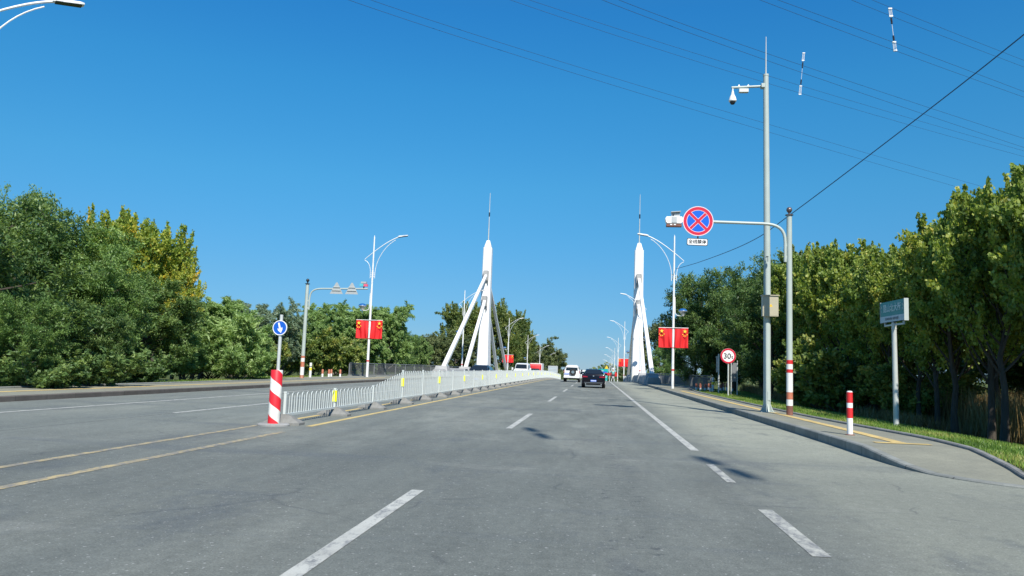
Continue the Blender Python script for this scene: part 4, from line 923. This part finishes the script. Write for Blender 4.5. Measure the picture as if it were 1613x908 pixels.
# distant signs
def board(x, y, Y, w, h, mat, label, name='road_sign', post=True, extra=None):
    p = at(x, y, Y); g = thing(name, label, 'road sign', (p.x, Y, prof(Y))); zc = p.z-prof(Y)
    b = MB(); b.prism(rrect(-w/2, zc-h/2, w/2, zc+h/2, min(w, h)*.08), -.05, 0); f_ = b.build('panel', mat, g)
    for s in (-.3, .3): b = MB(); b.tube([(s*w, .05, 0), (s*w, .05, zc+h/2-.05)], .09, 8); b.build('post', MGALV, g)
    return g, f_, zc
g, f_, zc = board(950, 590.5, 175, 2.2, 2.6, MTEAL, 'bright green direction sign just right of the black sedan roof', 'direction_sign')
b = MB()
for x, z, w, h in ((-.4, .8, .9, .3), (.5, .45, .7, .25), (-.3, -.1, 1.2, .1), (.1, -.5, 1.4, .25), (-.2, -.95, .9, .2)): b.box((x, -.06, zc+z), (w, .02, h))
b.build('white_marks', MPALE, f_)
b = MB(); b.box((0, -.065, zc+.55), (1.7, .02, .35)); b.build('blue_patch', MSBLUE2, f_)
g, f_, zc = board(955.5, 578.5, 185, .1, .1, MYEL, 'small yellow warning sign on a pole above the green direction sign', 'warning_sign')
b = MB(); b.prism([(-.45, zc-.4), (.45, zc-.4), (0, zc+.4)], -.09, -.06); b.build('yellow_triangle', MYEL, f_)
g, f_, zc = board(871, 582, 150, 1.9, 1.35, MSBACK, 'pale grey signboard above the far end of the white fence, left of the white car')
b = MB()
for k in range(4): b.box((0, -.06, zc-.45+.28*k), (1.4, .02, .1))
b.build('faint_lines', MPALE, f_)

# ------------------------------------------------------------ trees
rs = np.random.RandomState(11)
def leaf_mesh(name, C, A, wl, ww, tint, mat, flat=0.):
    "C leaf centres (n,3), A leaf direction (n,3), lengths wl, widths ww, tint per leaf"
    n = len(C); A = A/np.linalg.norm(A, axis=1, keepdims=True)
    Q = rs.normal(size=(n, 3)); Q[:, 2] += 0; Bv = np.cross(A, Q)
    if flat > 0:
        U = np.tile([0, 0, 1.], (n, 1)) + rs.normal(size=(n, 3))*(1-flat); Bv = np.cross(A, U)
    Bv /= np.linalg.norm(Bv, axis=1, keepdims=True)+1e-9
    a = A*wl[:, None]/2; b_ = Bv*ww[:, None]/2
    V = np.empty((n, 4, 3)); V[:, 0] = C-a; V[:, 1] = C+b_-a*.15; V[:, 2] = C+a; V[:, 3] = C-b_-a*.15
    me = bpy.data.meshes.new(name); me.vertices.add(n*4); me.vertices.foreach_set('co', V.ravel())
    me.loops.add(n*4); me.loops.foreach_set('vertex_index', np.arange(n*4, dtype=np.int32))
    me.polygons.add(n); me.polygons.foreach_set('loop_start', np.arange(0, n*4, 4, dtype=np.int32)); 
    at_ = me.attributes.new('tint', 'FLOAT', 'FACE'); at_.data.foreach_set('value', tint.astype(np.float32))
    me.materials.append(mat); me.update(calc_edges=True); return me
def unit(v): return v/(np.linalg.norm(v, axis=-1, keepdims=True)+1e-9)
def tree_kind(kind, seed, nl, mat, bmat, H=8., Rr=2.6, base=.12, lsz=(.17, .1)):
    """shoots spread through the crown's volume, leaves along each shoot; returns (trunk mesh, crown mesh)"""
    global rs
    rs = np.random.RandomState(seed); rd = random.Random(seed)
    nlimb = {'poplar': 22, 'elm': 26, 'willow': 22, 'shrub': 14}[kind]
    b = MB(); limbs = []
    th = H*(.9 if kind == 'poplar' else .72)
    tp = [Vector((0, 0, 0))]; 
    for k in range(1, 8): tp.append(Vector((rd.uniform(-.06, .06)*k, rd.uniform(-.06, .06)*k, th*k/7)))
    r0 = H*.017+.04
    if kind != 'shrub': b.tube(tp, [r0*(1.25 if k == 0 else 1-.11*k) for k in range(8)], 9)
    for i in range(nlimb):
        t = base + (1-base)*(i+rd.random())/nlimb; z0 = th*min(t*.95, .98); kk = min(int(z0/th*7), 6); p0 = tp[kk].lerp(tp[kk+1], z0/th*7-kk)
        az = i*2.4+rd.uniform(-.5, .5)
        if kind == 'poplar': out = Rr*(1.05-.62*t)*rd.uniform(.4, 1.15); up = out*rd.uniform(1.0, 1.8)+H*.07
        elif kind == 'elm': out = Rr*math.sqrt(max(.12, 1-(1.35*t-.5)**2))*rd.uniform(.55, 1.05); up = out*rd.uniform(.25, .75)+.2*H*t*rd.random()
        elif kind == 'willow': out = Rr*math.sqrt(max(.15, 1-(1.3*t-.45)**2))*rd.uniform(.5, 1); up = out*rd.uniform(.6, 1.1)+H*.05
        else: out = Rr*rd.uniform(.4, 1); up = H*rd.uniform(.35, .8); p0 = Vector((rd.uniform(-.2, .2), rd.uniform(-.2, .2), 0))
        d1 = Vector((math.cos(az), math.sin(az), 0)); p3 = p0 + d1*out + Vector((0, 0, up)); p3.z = min(p3.z, H*.97)
        L = bez(p0, p0+d1*out*.4+Vector((0, 0, up*.2)), p0+d1*out*.8+Vector((0, 0, up*.6)), p3, 7); limbs.append(L)
        b.tube(L, [max(.012, r0*.42*(1-.12*k)*(1-.5*t)) for k in range(8)], 5)
    # shoots
    ns = max(60, nl//{'willow': 60, 'poplar': 62}.get(kind, 50)); per = nl/ns
    Cs, As, Ts = [], [], []
    lo = .4
    for s in range(ns):
        L = limbs[rd.randrange(len(limbs))]; q = rd.uniform(.25, 1)**.7; k = min(int(q*7), 6); p = L[k].lerp(L[k+1], q*7-k)
        az = rd.uniform(0, 2*math.pi); od = Vector((p.x, p.y, 0)); od = od.normalized() if od.length > .05 else Vector((1, 0, 0))
        dv = od*.6 + Vector((math.cos(az), math.sin(az), 0))*.9
        if kind == 'poplar':
            dv = dv*.9+Vector((0, 0, rd.uniform(.1, 1.8))); ln = rd.uniform(.35, 1.7)*H/8; rad = .14
            if rd.random() < .2: p = L[7]; dv = dv*.2+Vector((0, 0, 1)); ln = rd.uniform(.9, 1.7)*H/8; rad = .09
        elif kind == 'elm': dv = dv+Vector((0, 0, rd.uniform(-.25, .75))); ln = rd.uniform(.5, 1.3)*H/8; rad = .15
        elif kind == 'willow': dv = dv*.8+Vector((0, 0, rd.uniform(.1, 1.5))); ln = rd.uniform(.7, 1.6)*H/8; rad = .11
        else: dv = dv+Vector((0, 0, rd.uniform(0, 1.2))); ln = rd.uniform(.3, .8)*H/3.; rad = .14
        dv = dv.normalized(); n = max(6, int(per*rd.uniform(.6, 1.4)*ln/(.95*H/8 if kind != 'shrub' else .55*H/3)))
        t = rs.rand(n)**.8; drop = {'poplar': 0., 'elm': .12, 'willow': .35, 'shrub': .1}[kind]
        pts = np.array(p)[None]+np.array(dv)[None]*(t*ln)[:, None]; pts[:, 2] -= drop*ln*t**2
        pts += rs.normal(size=(n, 3))*rad*(H/8)**.5*(1.1-.6*t)[:, None]
        tang = np.array(dv)[None]+np.array([0, 0, -2*drop])[None]*t[:, None]
        a = unit(tang)+rs.normal(size=(n, 3))*(.75 if kind != 'willow' else .4)
        if kind == 'willow': a[:, 2] -= .35
        ok = pts[:, 2] > .05
        Cs.append(pts[ok]); As.append(a[ok]); Ts.append(np.clip(rd.gauss(.5, .17)+rs.normal(size=ok.sum())*.13, 0, 1))
        if rd.random() < .35: b.tube([p, p+dv*ln*.8], [.012, .005], 4)
    C = np.concatenate(Cs); A = np.concatenate(As); T = np.concatenate(Ts); n = len(C)
    if kind in ('poplar',): T = np.clip(T+.12*(rs.rand(n) < .12), 0, 1)
    wl = lsz[0]*rs.uniform(.7, 1.35, n); ww = lsz[1]*rs.uniform(.7, 1.3, n)
    cr = leaf_mesh('crown', C, A, wl, ww, T, mat, .5 if kind == 'elm' else 0.)
    tm_ = b.mesh('trunk', bmat, 60); top_ = float(np.percentile(C[:, 2], 99.6)); return tm_, cr, top_
LELM = leafmat('leaves_dark_green', [(0.039, 0.088, 0.027), (0.095, 0.177, 0.052), (0.165, 0.262, 0.079), (0.293, 0.39, 0.122)], .4)
LLOC = leafmat('leaves_mid_green', [(0.058, 0.122, 0.035), (0.134, 0.243, 0.064), (0.224, 0.352, 0.099), (0.371, 0.499, 0.144)], .4)
LPOP = leafmat('leaves_yellow_green', [(0.066, 0.11, 0.028), (0.198, 0.297, 0.058), (0.363, 0.451, 0.093), (0.605, 0.55, 0.124)], .48)
LPOY = leafmat('leaves_autumn_yellow', [(0.09, 0.168, 0.035), (0.269, 0.381, 0.063), (0.493, 0.515, 0.077), (0.762, 0.526, 0.063)], .48)
LPOD = leafmat('leaves_poplar_dark', [(0.06, 0.102, 0.03), (0.144, 0.21, 0.057), (0.24, 0.3, 0.083), (0.384, 0.384, 0.105)], .42)
LWIL = leafmat('leaves_willow', [(0.111, 0.2, 0.062), (0.222, 0.355, 0.111), (0.333, 0.477, 0.167), (0.422, 0.544, 0.208)], .45)
LGRY = leafmat('leaves_grey_green', [(0.108, 0.169, 0.11), (0.189, 0.277, 0.169), (0.27, 0.365, 0.236), (0.378, 0.459, 0.304)], .4)
LSHR = leafmat('leaves_shrub', [(0.069, 0.125, 0.031), (0.163, 0.237, 0.055), (0.275, 0.338, 0.078), (0.45, 0.4, 0.094)], .42)
LOLV = leafmat('leaves_olive', [(0.072, 0.102, 0.045), (0.138, 0.18, 0.072), (0.204, 0.246, 0.098), (0.288, 0.3, 0.12)], .38)
BK = bark('bark_dark', (.07, .058, .045)); BK2 = bark('bark_grey', (.16, .145, .12))
OD = ['first', 'second', 'third', 'fourth', 'fifth', 'sixth', 'seventh', 'eighth', 'ninth', 'tenth', 'eleventh']
V = {}
V['elm'] = [tree_kind('elm', 21+i, 46000, LELM, BK, 8, 3.3, .08, (.18, .068)) for i in range(3)]
V['loc'] = [tree_kind('elm', 31+i, 46000, LLOC, BK, 8, 3.4, .06, (.17, .062)) for i in range(3)]
V['pop'] = [tree_kind('poplar', 41+i, 30000, LPOP, BK, 8, 2.7, .30, (.17, .145)) for i in range(4)]
V['popy'] = [tree_kind('poplar', 51+i, 24000, LPOY, BK2, 8, 2.4, .2, (.16, .13)) for i in range(2)]
V['popd'] = [tree_kind('poplar', 61+i, 22000, LPOD, BK, 8, 2.5, .1, (.17, .13)) for i in range(2)]
V['wil'] = [tree_kind('willow', 71+i, 52000, LWIL, BK2, 6, 2.7, .03, (.22, .058)) for i in range(2)]
V['gry'] = [tree_kind('willow', 81+i, 26000, LGRY, BK2, 6, 2.7, .1, (.20, .055)) for i in range(2)]
V['shr'] = [tree_kind('shrub', 91+i, 15000, LSHR, BK2, 3, 1.9, .0, (.15, .10)) for i in range(2)]
V['wsh'] = [tree_kind('shrub', 291+i, 24000, LWIL, BK2, 3, 1.8, .0, (.20, .05)) for i in range(2)]
V['shd'] = [tree_kind('shrub', 191+i, 15000, LELM, BK2, 3, 1.9, .0, (.16, .09)) for i in range(2)]
V['olv'] = [tree_kind('elm', 95+i, 22000, LOLV, BK, 8, 3.6, .05, (.26, .13)) for i in range(2)]
BASEH = {'elm': 8, 'loc': 8, 'pop': 8, 'popy': 8, 'popd': 8, 'wil': 6, 'gry': 6, 'shr': 3, 'shd': 3, 'wsh': 3, 'olv': 8}
NM = {'elm': ('elm_tree', 'tree'), 'loc': ('locust_tree', 'tree'), 'pop': ('poplar_tree', 'tree'), 'popy': ('poplar_tree', 'tree'), 'popd': ('poplar_tree', 'tree'), 'wil': ('willow_tree', 'tree'), 'gry': ('willow_tree', 'tree'), 'shr': ('shrub', 'shrub'), 'shd': ('shrub', 'shrub'), 'wsh': ('willow_shrub', 'shrub'), 'olv': ('broadleaf_tree', 'tree')}
GR = {'elm': 'dense dark green trees', 'loc': 'dense mid green trees', 'pop': 'row of poplars along the right verge', 'popy': 'yellowing poplars', 'popd': 'tall poplars beyond the left pylon', 'wil': 'light green willows', 'gry': 'grey green willows', 'shr': 'leafy shrubs on the verge', 'shd': 'leafy shrubs on the verge', 'wsh': 'pale willow shrubs', 'olv': 'olive green trees beyond the bridge'}
tc_ = [0]
def tree(k, x, Y, h, wid=1., label='', zg=None, group=None):
    i = tc_[0]; tc_[0] += 1; tm, cm, th_ = V[k][i % len(V[k])]
    g = thing(NM[k][0], label, NM[k][1], (x, Y, (prof(Y)-.1) if zg is None else zg), i*2.39, group or GR[k])
    s = h/th_; g.scale = (s*wid, s*wid, s)
    put('trunk', tm, g); put('crown', cm, g); return g
def tpx(k, px, top, Y, wid=1., label='', zg=None, group=None):
    "tree whose top reaches a given height of the picture when it stands at distance Y"
    p = at(px, top, Y); z0 = (prof(Y)-.1) if zg is None else zg
    return tree(k, p.x, Y, p.z-z0, wid, label, z0, group)
# left mass
tpx('elm', -25, 305, 25, 1.05, 'dark green tree cut by the left picture edge')
tpx('elm', 30, 318, 31, .95, 'dark green tree at the far left with a pale tip')
tpx('loc', 55, 300, 33, .55, 'narrow tree with yellow green top rising over the far left trees')
tpx('loc', 40, 470, 24, .95, 'low pale green tree in front of the left tree mass at the picture edge', None)
tpx('loc', 110, 352, 34, .95, 'mid green tree between the far left tree and the yellow poplars')
tpx('loc', 165, 400, 33, .9, 'mid green tree below the yellow poplars, left part')
tpx('elm', 235, 435, 39, 1.15, 'dark tree below the yellow poplars, right part of the left mass')
tpx('elm', 150, 470, 30, 1.0, 'dark low tree at the foot of the left tree mass')
tpx('popy', 180, 334, 42, .8, 'left one of the yellowing poplars over the left tree mass')
tpx('popy', 218, 345, 43, .85, 'middle one of the yellowing poplars over the left tree mass')
tpx('popy', 258, 358, 45, .85, 'right one of the yellowing poplars over the left tree mass')
tpx('popy', 285, 415, 45, .7, 'lower yellowing poplar at the right edge of the left mass')
tpx('shd', 60, 548, 24, 1.2, 'leafy shrub at the foot of the far left trees')
tpx('shd', 150, 545, 27, 1.2, 'leafy shrub at the foot of the left trees behind the sidewalk, middle')
tpx('shd', 225, 548, 33, 1.2, 'leafy shrub at the foot of the dark tree right in the left mass')
for i, (px, top, Y) in enumerate(((-20, 380, 48), (60, 400, 52), (130, 420, 54), (200, 430, 58), (265, 470, 60), (310, 500, 60), (370, 500, 68), (430, 510, 74), (480, 520, 78), (540, 520, 88), (600, 520, 95))):
    tpx('loc', px, top, Y, 1.35, '%s background tree from the left edge, behind the roadside trees' % OD[i], -.5, 'trees behind the left roadside trees')
# willows and shrubs
tpx('wil', 325, 470, 47, 1.15, 'pale green willow right of the left tree mass')
tpx('wil', 290, 520, 43, 1.0, 'lower pale willow directly at the foot of the yellowing poplars')
tpx('wil', 380, 520, 46, .9, 'light green willow left of the blue arrow sign')
tpx('gry', 415, 474, 56, 1.0, 'grey green willow with open top behind the blue arrow sign')
tpx('gry', 450, 495, 58, .8, 'smaller grey green tree with open top just left of the left gantry pole')
tpx('shr', 412, 535, 55, .9, 'green shrub left behind the blue arrow sign'); tpx('shr', 450, 520, 60, .9, 'yellow green shrub right of the blue arrow sign')
tpx('shr', 498, 518, 66, .95, 'yellow green shrub right of the left gantry pole'); tpx('shr', 530, 530, 74, 1.0, 'leafy shrub behind the small bollards on the left')
tpx('wil', 525, 478, 80, 1.0, 'green willow behind the left flags, left part', group='willows behind the left flags'); tpx('wil', 563, 485, 84, .95, 'green willow directly behind the left flags', group='willows behind the left flags')
tpx('wil', 608, 482, 88, .9, 'green willow right of the left flags', group='willows behind the left flags'); tpx('loc', 575, 520, 86, .85, 'dark green tree low behind the left flags')
tpx('loc', 635, 520, 98, .8, 'dark green tree behind the left railing'); tpx('wil', 662, 530, 104, .7, 'small bushy willow above the left railing end', group='willows behind the left flags')
for px, top, Y, w, lb in ((300, 515, 43, 1.0, 'pale willow shrub at the right foot of the dark left trees'), (338, 490, 45, 1.0, 'tallest pale willow shrub, left of the blue arrow sign'), (372, 525, 44, 1.0, 'lower pale willow shrub between the tallest one and the blue arrow sign'), (402, 545, 47, .9, 'smallest pale willow shrub close to the blue arrow sign')):
    tpx('wsh', px, top, Y, w, lb)
# beyond bridge, left
tpx('olv', 690, 520, 140, 1.1, 'olive green tree left of the left pylon', prof(140)); tpx('olv', 665, 535, 125, 1.0, 'smaller olive tree at the left of the clump before the left pylon', prof(125)-1)
tpx('olv', 720, 530, 130, 1.1, 'olive green tree behind the slanting struts of the left pylon', prof(130)-1); tpx('olv', 745, 535, 145, 1.1, 'olive green tree directly left of the left pylon column')
tpx('popd', 722, 480, 170, .95, 'leftmost tall poplar behind the left pylon'); tpx('popd', 748, 478, 175, .9, 'tall poplar hidden partly by the left pylon column'); tpx('popd', 785, 476, 185, .95, 'tall poplar directly right of the left pylon top struts')
tpx('popd', 812, 492, 205, .95, 'tall poplar over the flags right of the left pylon'); tpx('popd', 800, 515, 190, 1.0, 'shorter poplar behind the flags right of the left pylon'); tpx('popd', 826, 522, 215, .9, 'poplar at the right edge of the clump behind the left pylon')
tpx('olv', 850, 532, 280, .9, 'dark round tree of the far left clump behind the fourth lamp'); tpx('olv', 862, 545, 310, .9, 'middle tree of the far left clump'); tpx('popd', 874, 560, 340, .9, 'rightmost tree of the far left clump'); tpx('olv', 838, 550, 265, .8, 'leftmost tree of the far left clump')
# right poplar row: near to far
SKX = [1180, 1215, 1270, 1340, 1400, 1440, 1500, 1560, 1613, 1800]; SKY = [425, 412, 392, 398, 398, 380, 325, 300, 272, 180]
def pixel(p):
    c = RW.T @ (np.array(p)-np.array([0, 0, CAMZ])); return W/2+F*c[0]/c[2], H/2-F*c[1]/c[2]
def skyh(x, y, z0, drop=0):
    px = pixel((x, y, 2))[0]; return at(px, max(float(np.interp(px-30, SKX, SKY)), float(np.interp(px, SKX, SKY)))+drop, y).z-z0
row = [(12.8, 19.3), (12.4, 22.3), (12.2, 24.6), (12.7, 26.4), (12.3, 28.0), (12.4, 29.6), (12.6, 31.6), (12.4, 34.0), (12.7, 36.6), (12.6, 39.4), (12.9, 42.6), (12.8, 46.0), (13.0, 49.8), (13.2, 53.8)]
row2 = [(15.2, 23.5), (15.6, 27.3), (15.4, 31.4), (15.9, 36.0), (16.0, 41.0), (16.4, 46.5), (17.0, 53.0)]
od = ['first', 'second', 'third', 'fourth', 'fifth', 'sixth', 'seventh', 'eighth', 'ninth', 'tenth', 'eleventh', 'twelfth', 'thirteenth', 'fourteenth', 'fifteenth', 'sixteenth']
vr = [0, 14, -6, 12, -8, 10, 18, -4, 12, 4, -8, 10, 0, 8]
for i, (x, y) in enumerate(row):
    z0 = vz(x, y); tree('pop', x, y, skyh(x, y, z0, vr[i]), .78 if i < 8 else .85, '%s poplar of the front row on the right verge, counted from the right edge' % od[i], z0)
for i, (x, y) in enumerate(row2):
    z0 = vz(x, y); tree('pop', x, y, skyh(x, y, z0, vr[-i]+6), .85, '%s poplar of the back row behind the street name sign, counted from the right' % od[i], z0)
for i, (x, y) in enumerate([(27, 27), (27.5, 33), (27, 39), (27.5, 46), (28, 54), (28, 62), (29, 21.5)]):
    z0 = vz(x, y)-.2; tree('elm', x, y, skyh(x, y, z0, 60), 1.2, '%s dark tree closing the view behind the poplar rows, nearest first' % od[i], z0, 'dark trees behind the poplar rows')
# brush between
for i, (x, y, h, k) in enumerate([(12.0, 37.5, 3.6, 'shr'), (12.4, 40.8, 3.8, 'shr'), (13.6, 45, 3.8, 'shr'), (13.4, 33, 2.6, 'shr')]):
    tree(k, x, y, h, 1.0, '%s brushy shrub under the right poplars, counted from the street name sign' % od[i], vz(x, y), 'brush under the right poplars')
# dark trees right of bridge
for px, top, Y, w, lb in ((1095, 470, 72, .65, 'dark green tree directly behind the right flags'), (1112, 440, 74, .85, 'dark green tree above the right bollards'), (1158, 432, 68, .85, 'large dark green tree behind the 30t sign'), (1200, 420, 60, .8, 'dark green tree left behind the camera mast'),
                          (1215, 430, 52, .8, 'dark green tree between the camera mast and the gantry pole'), (1240, 410, 60, .9, 'dark tree behind the gantry pole'), (1138, 520, 70, .8, 'low dark tree behind the small bollards')):
    tpx('elm', px, top, Y, w, lb)
for px, top, Y in ((1275, 395, 66), (1320, 398, 72)): tpx('popd', px, top, Y, .8, 'tall slender poplar top %s rising behind the right gantry pole' % ('nearer' if Y < 70 else 'farther'), group='poplar tops behind the right gantry pole')
tpx('loc', 1046, 545, 128, .8, 'bright green tree right of the right pylon'); tpx('loc', 1062, 558, 120, .7, 'small bright green bush right of the right pylon footing'); tpx('olv', 1040, 510, 150, .7, 'tree behind the right pylon struts'); tpx('olv', 1000, 565, 190, .8, 'olive tree behind the far right flags'); tpx('olv', 985, 575, 230, .7, 'small olive tree between the far right lamps')

# distant woods as one mass
n = 16000; X_ = rs.uniform(-900, 1300, n); Y_ = rs.uniform(620, 760, n); hh = 10+3.5*np.sin(X_*.021)+3*np.sin(X_*.057+1)+2.2*np.sin(X_*.13); Z_ = prof(600)+.3+rs.rand(n)**.7*hh*rs.uniform(.7, 1, n)
C = np.stack([X_, Y_, Z_], 1); wd = leaf_mesh('distant_woods', C, rs.normal(size=(n, 3)), rs.uniform(2.2, 4.5, n), rs.uniform(1.5, 3.4, n), rs.uniform(.2, .8, n), LOLV); o = put('distant_woods', wd); o['kind'] = 'stuff'

# grass and weeds
LGRASS = leafmat('grass_blades', [(.06, .12, .018), (.12, .22, .03), (.18, .30, .045), (.36, .36, .10)], .3); LREED = leafmat('dry_reed_blades', [(.16, .10, .035), (.27, .18, .07), (.36, .26, .11), (.42, .34, .18)], .3)
def blades(name, n, fx, hgt, wd, mat, lean=.35):
    x, y = fx(n); C = np.stack([x, y, np.zeros(n)], 1); h = hgt*rs.uniform(.4, 1.2, n); A = np.stack([rs.normal(size=n)*lean, rs.normal(size=n)*lean, np.ones(n)], 1)
    gz = np.array([vz(a, c) if a > 0 else -.03 for a, c in zip(x, y)]); C[:, 2] = gz-.01+h*.4; cl = .5+.22*np.sin(x*1.7+y*.6)+.18*np.sin(y*1.3-x*2.2); t = np.clip(cl+rs.normal(size=n)*.16, 0, 1)
    o = put(name, leaf_mesh(name, C, A, h, wd*rs.uniform(.6, 1.4, n), t, mat)); o['kind'] = 'stuff'; return o
def verge(n):
    y = 11.2+(rs.rand(n)**1.7)*50; xb = np.interp(y, [p.y for p in BPATH[6:]], [p.x for p in BPATH[6:]])+.13; x = xb+rs.rand(n)**1.2*(6.0+.02*y); return x, y
blades('verge_grass', 110000, verge, .13, .018, LGRASS)
def verge_l(n): y = rs.uniform(14, 64, n); return -18.9-rs.rand(n)*3.2-(y > 48)*2.1, y
blades('left_verge_grass', 22000, verge_l, .2, .035, LGRASS)
def reeds(n): y = rs.uniform(12, 50, n); return 13.2+rs.rand(n)*9, y
blades('dry_reeds', 42000, reeds, 1.9, .03, LREED, .16)
def reeds2(n): y = rs.uniform(28, 62, n); return 11.2+rs.rand(n)*1.5, y
blades('dry_weeds', 9000, reeds2, .7, .025, LREED, .3)
# soil bank of the right verge
b = MB(); vs = []; yy = [11.15, 12, 13.2, 15, 17.5, 20, 23, 26, 32, 40, 48, 55, 61]
for y in yy:
    x0 = at_y(BPATH[4:], y)+.1; k = kh(y)
    for dx in (0, .6, 1.6, 2.8, 4.2, 6, 9):
        z = vz(x0+dx, y)+.02 if dx else k+.03; vs.append((x0+dx, y, z if y > 13 else min(z, k+.03)))
b.add(vs, [(7*i+j, 7*i+j+1, 7*i+j+8, 7*i+j+7) for i in range(len(yy)-1) for j in range(6)])
mt2, t2, b2 = newmat('verge_soil'); n1 = noise(t2, 1.5, 6, .7); c1 = ramp(t2, n1.outputs[0], [(.3, (.05, .075, .02)), (.55, (.085, .11, .03)), (.75, (.17, .135, .07))]); t2.links.new(c1.outputs[0], b2.inputs['Base Color']); b2.inputs['Roughness'].default_value = .95
struct(b.build('verge_ground', mt2, smooth=60))
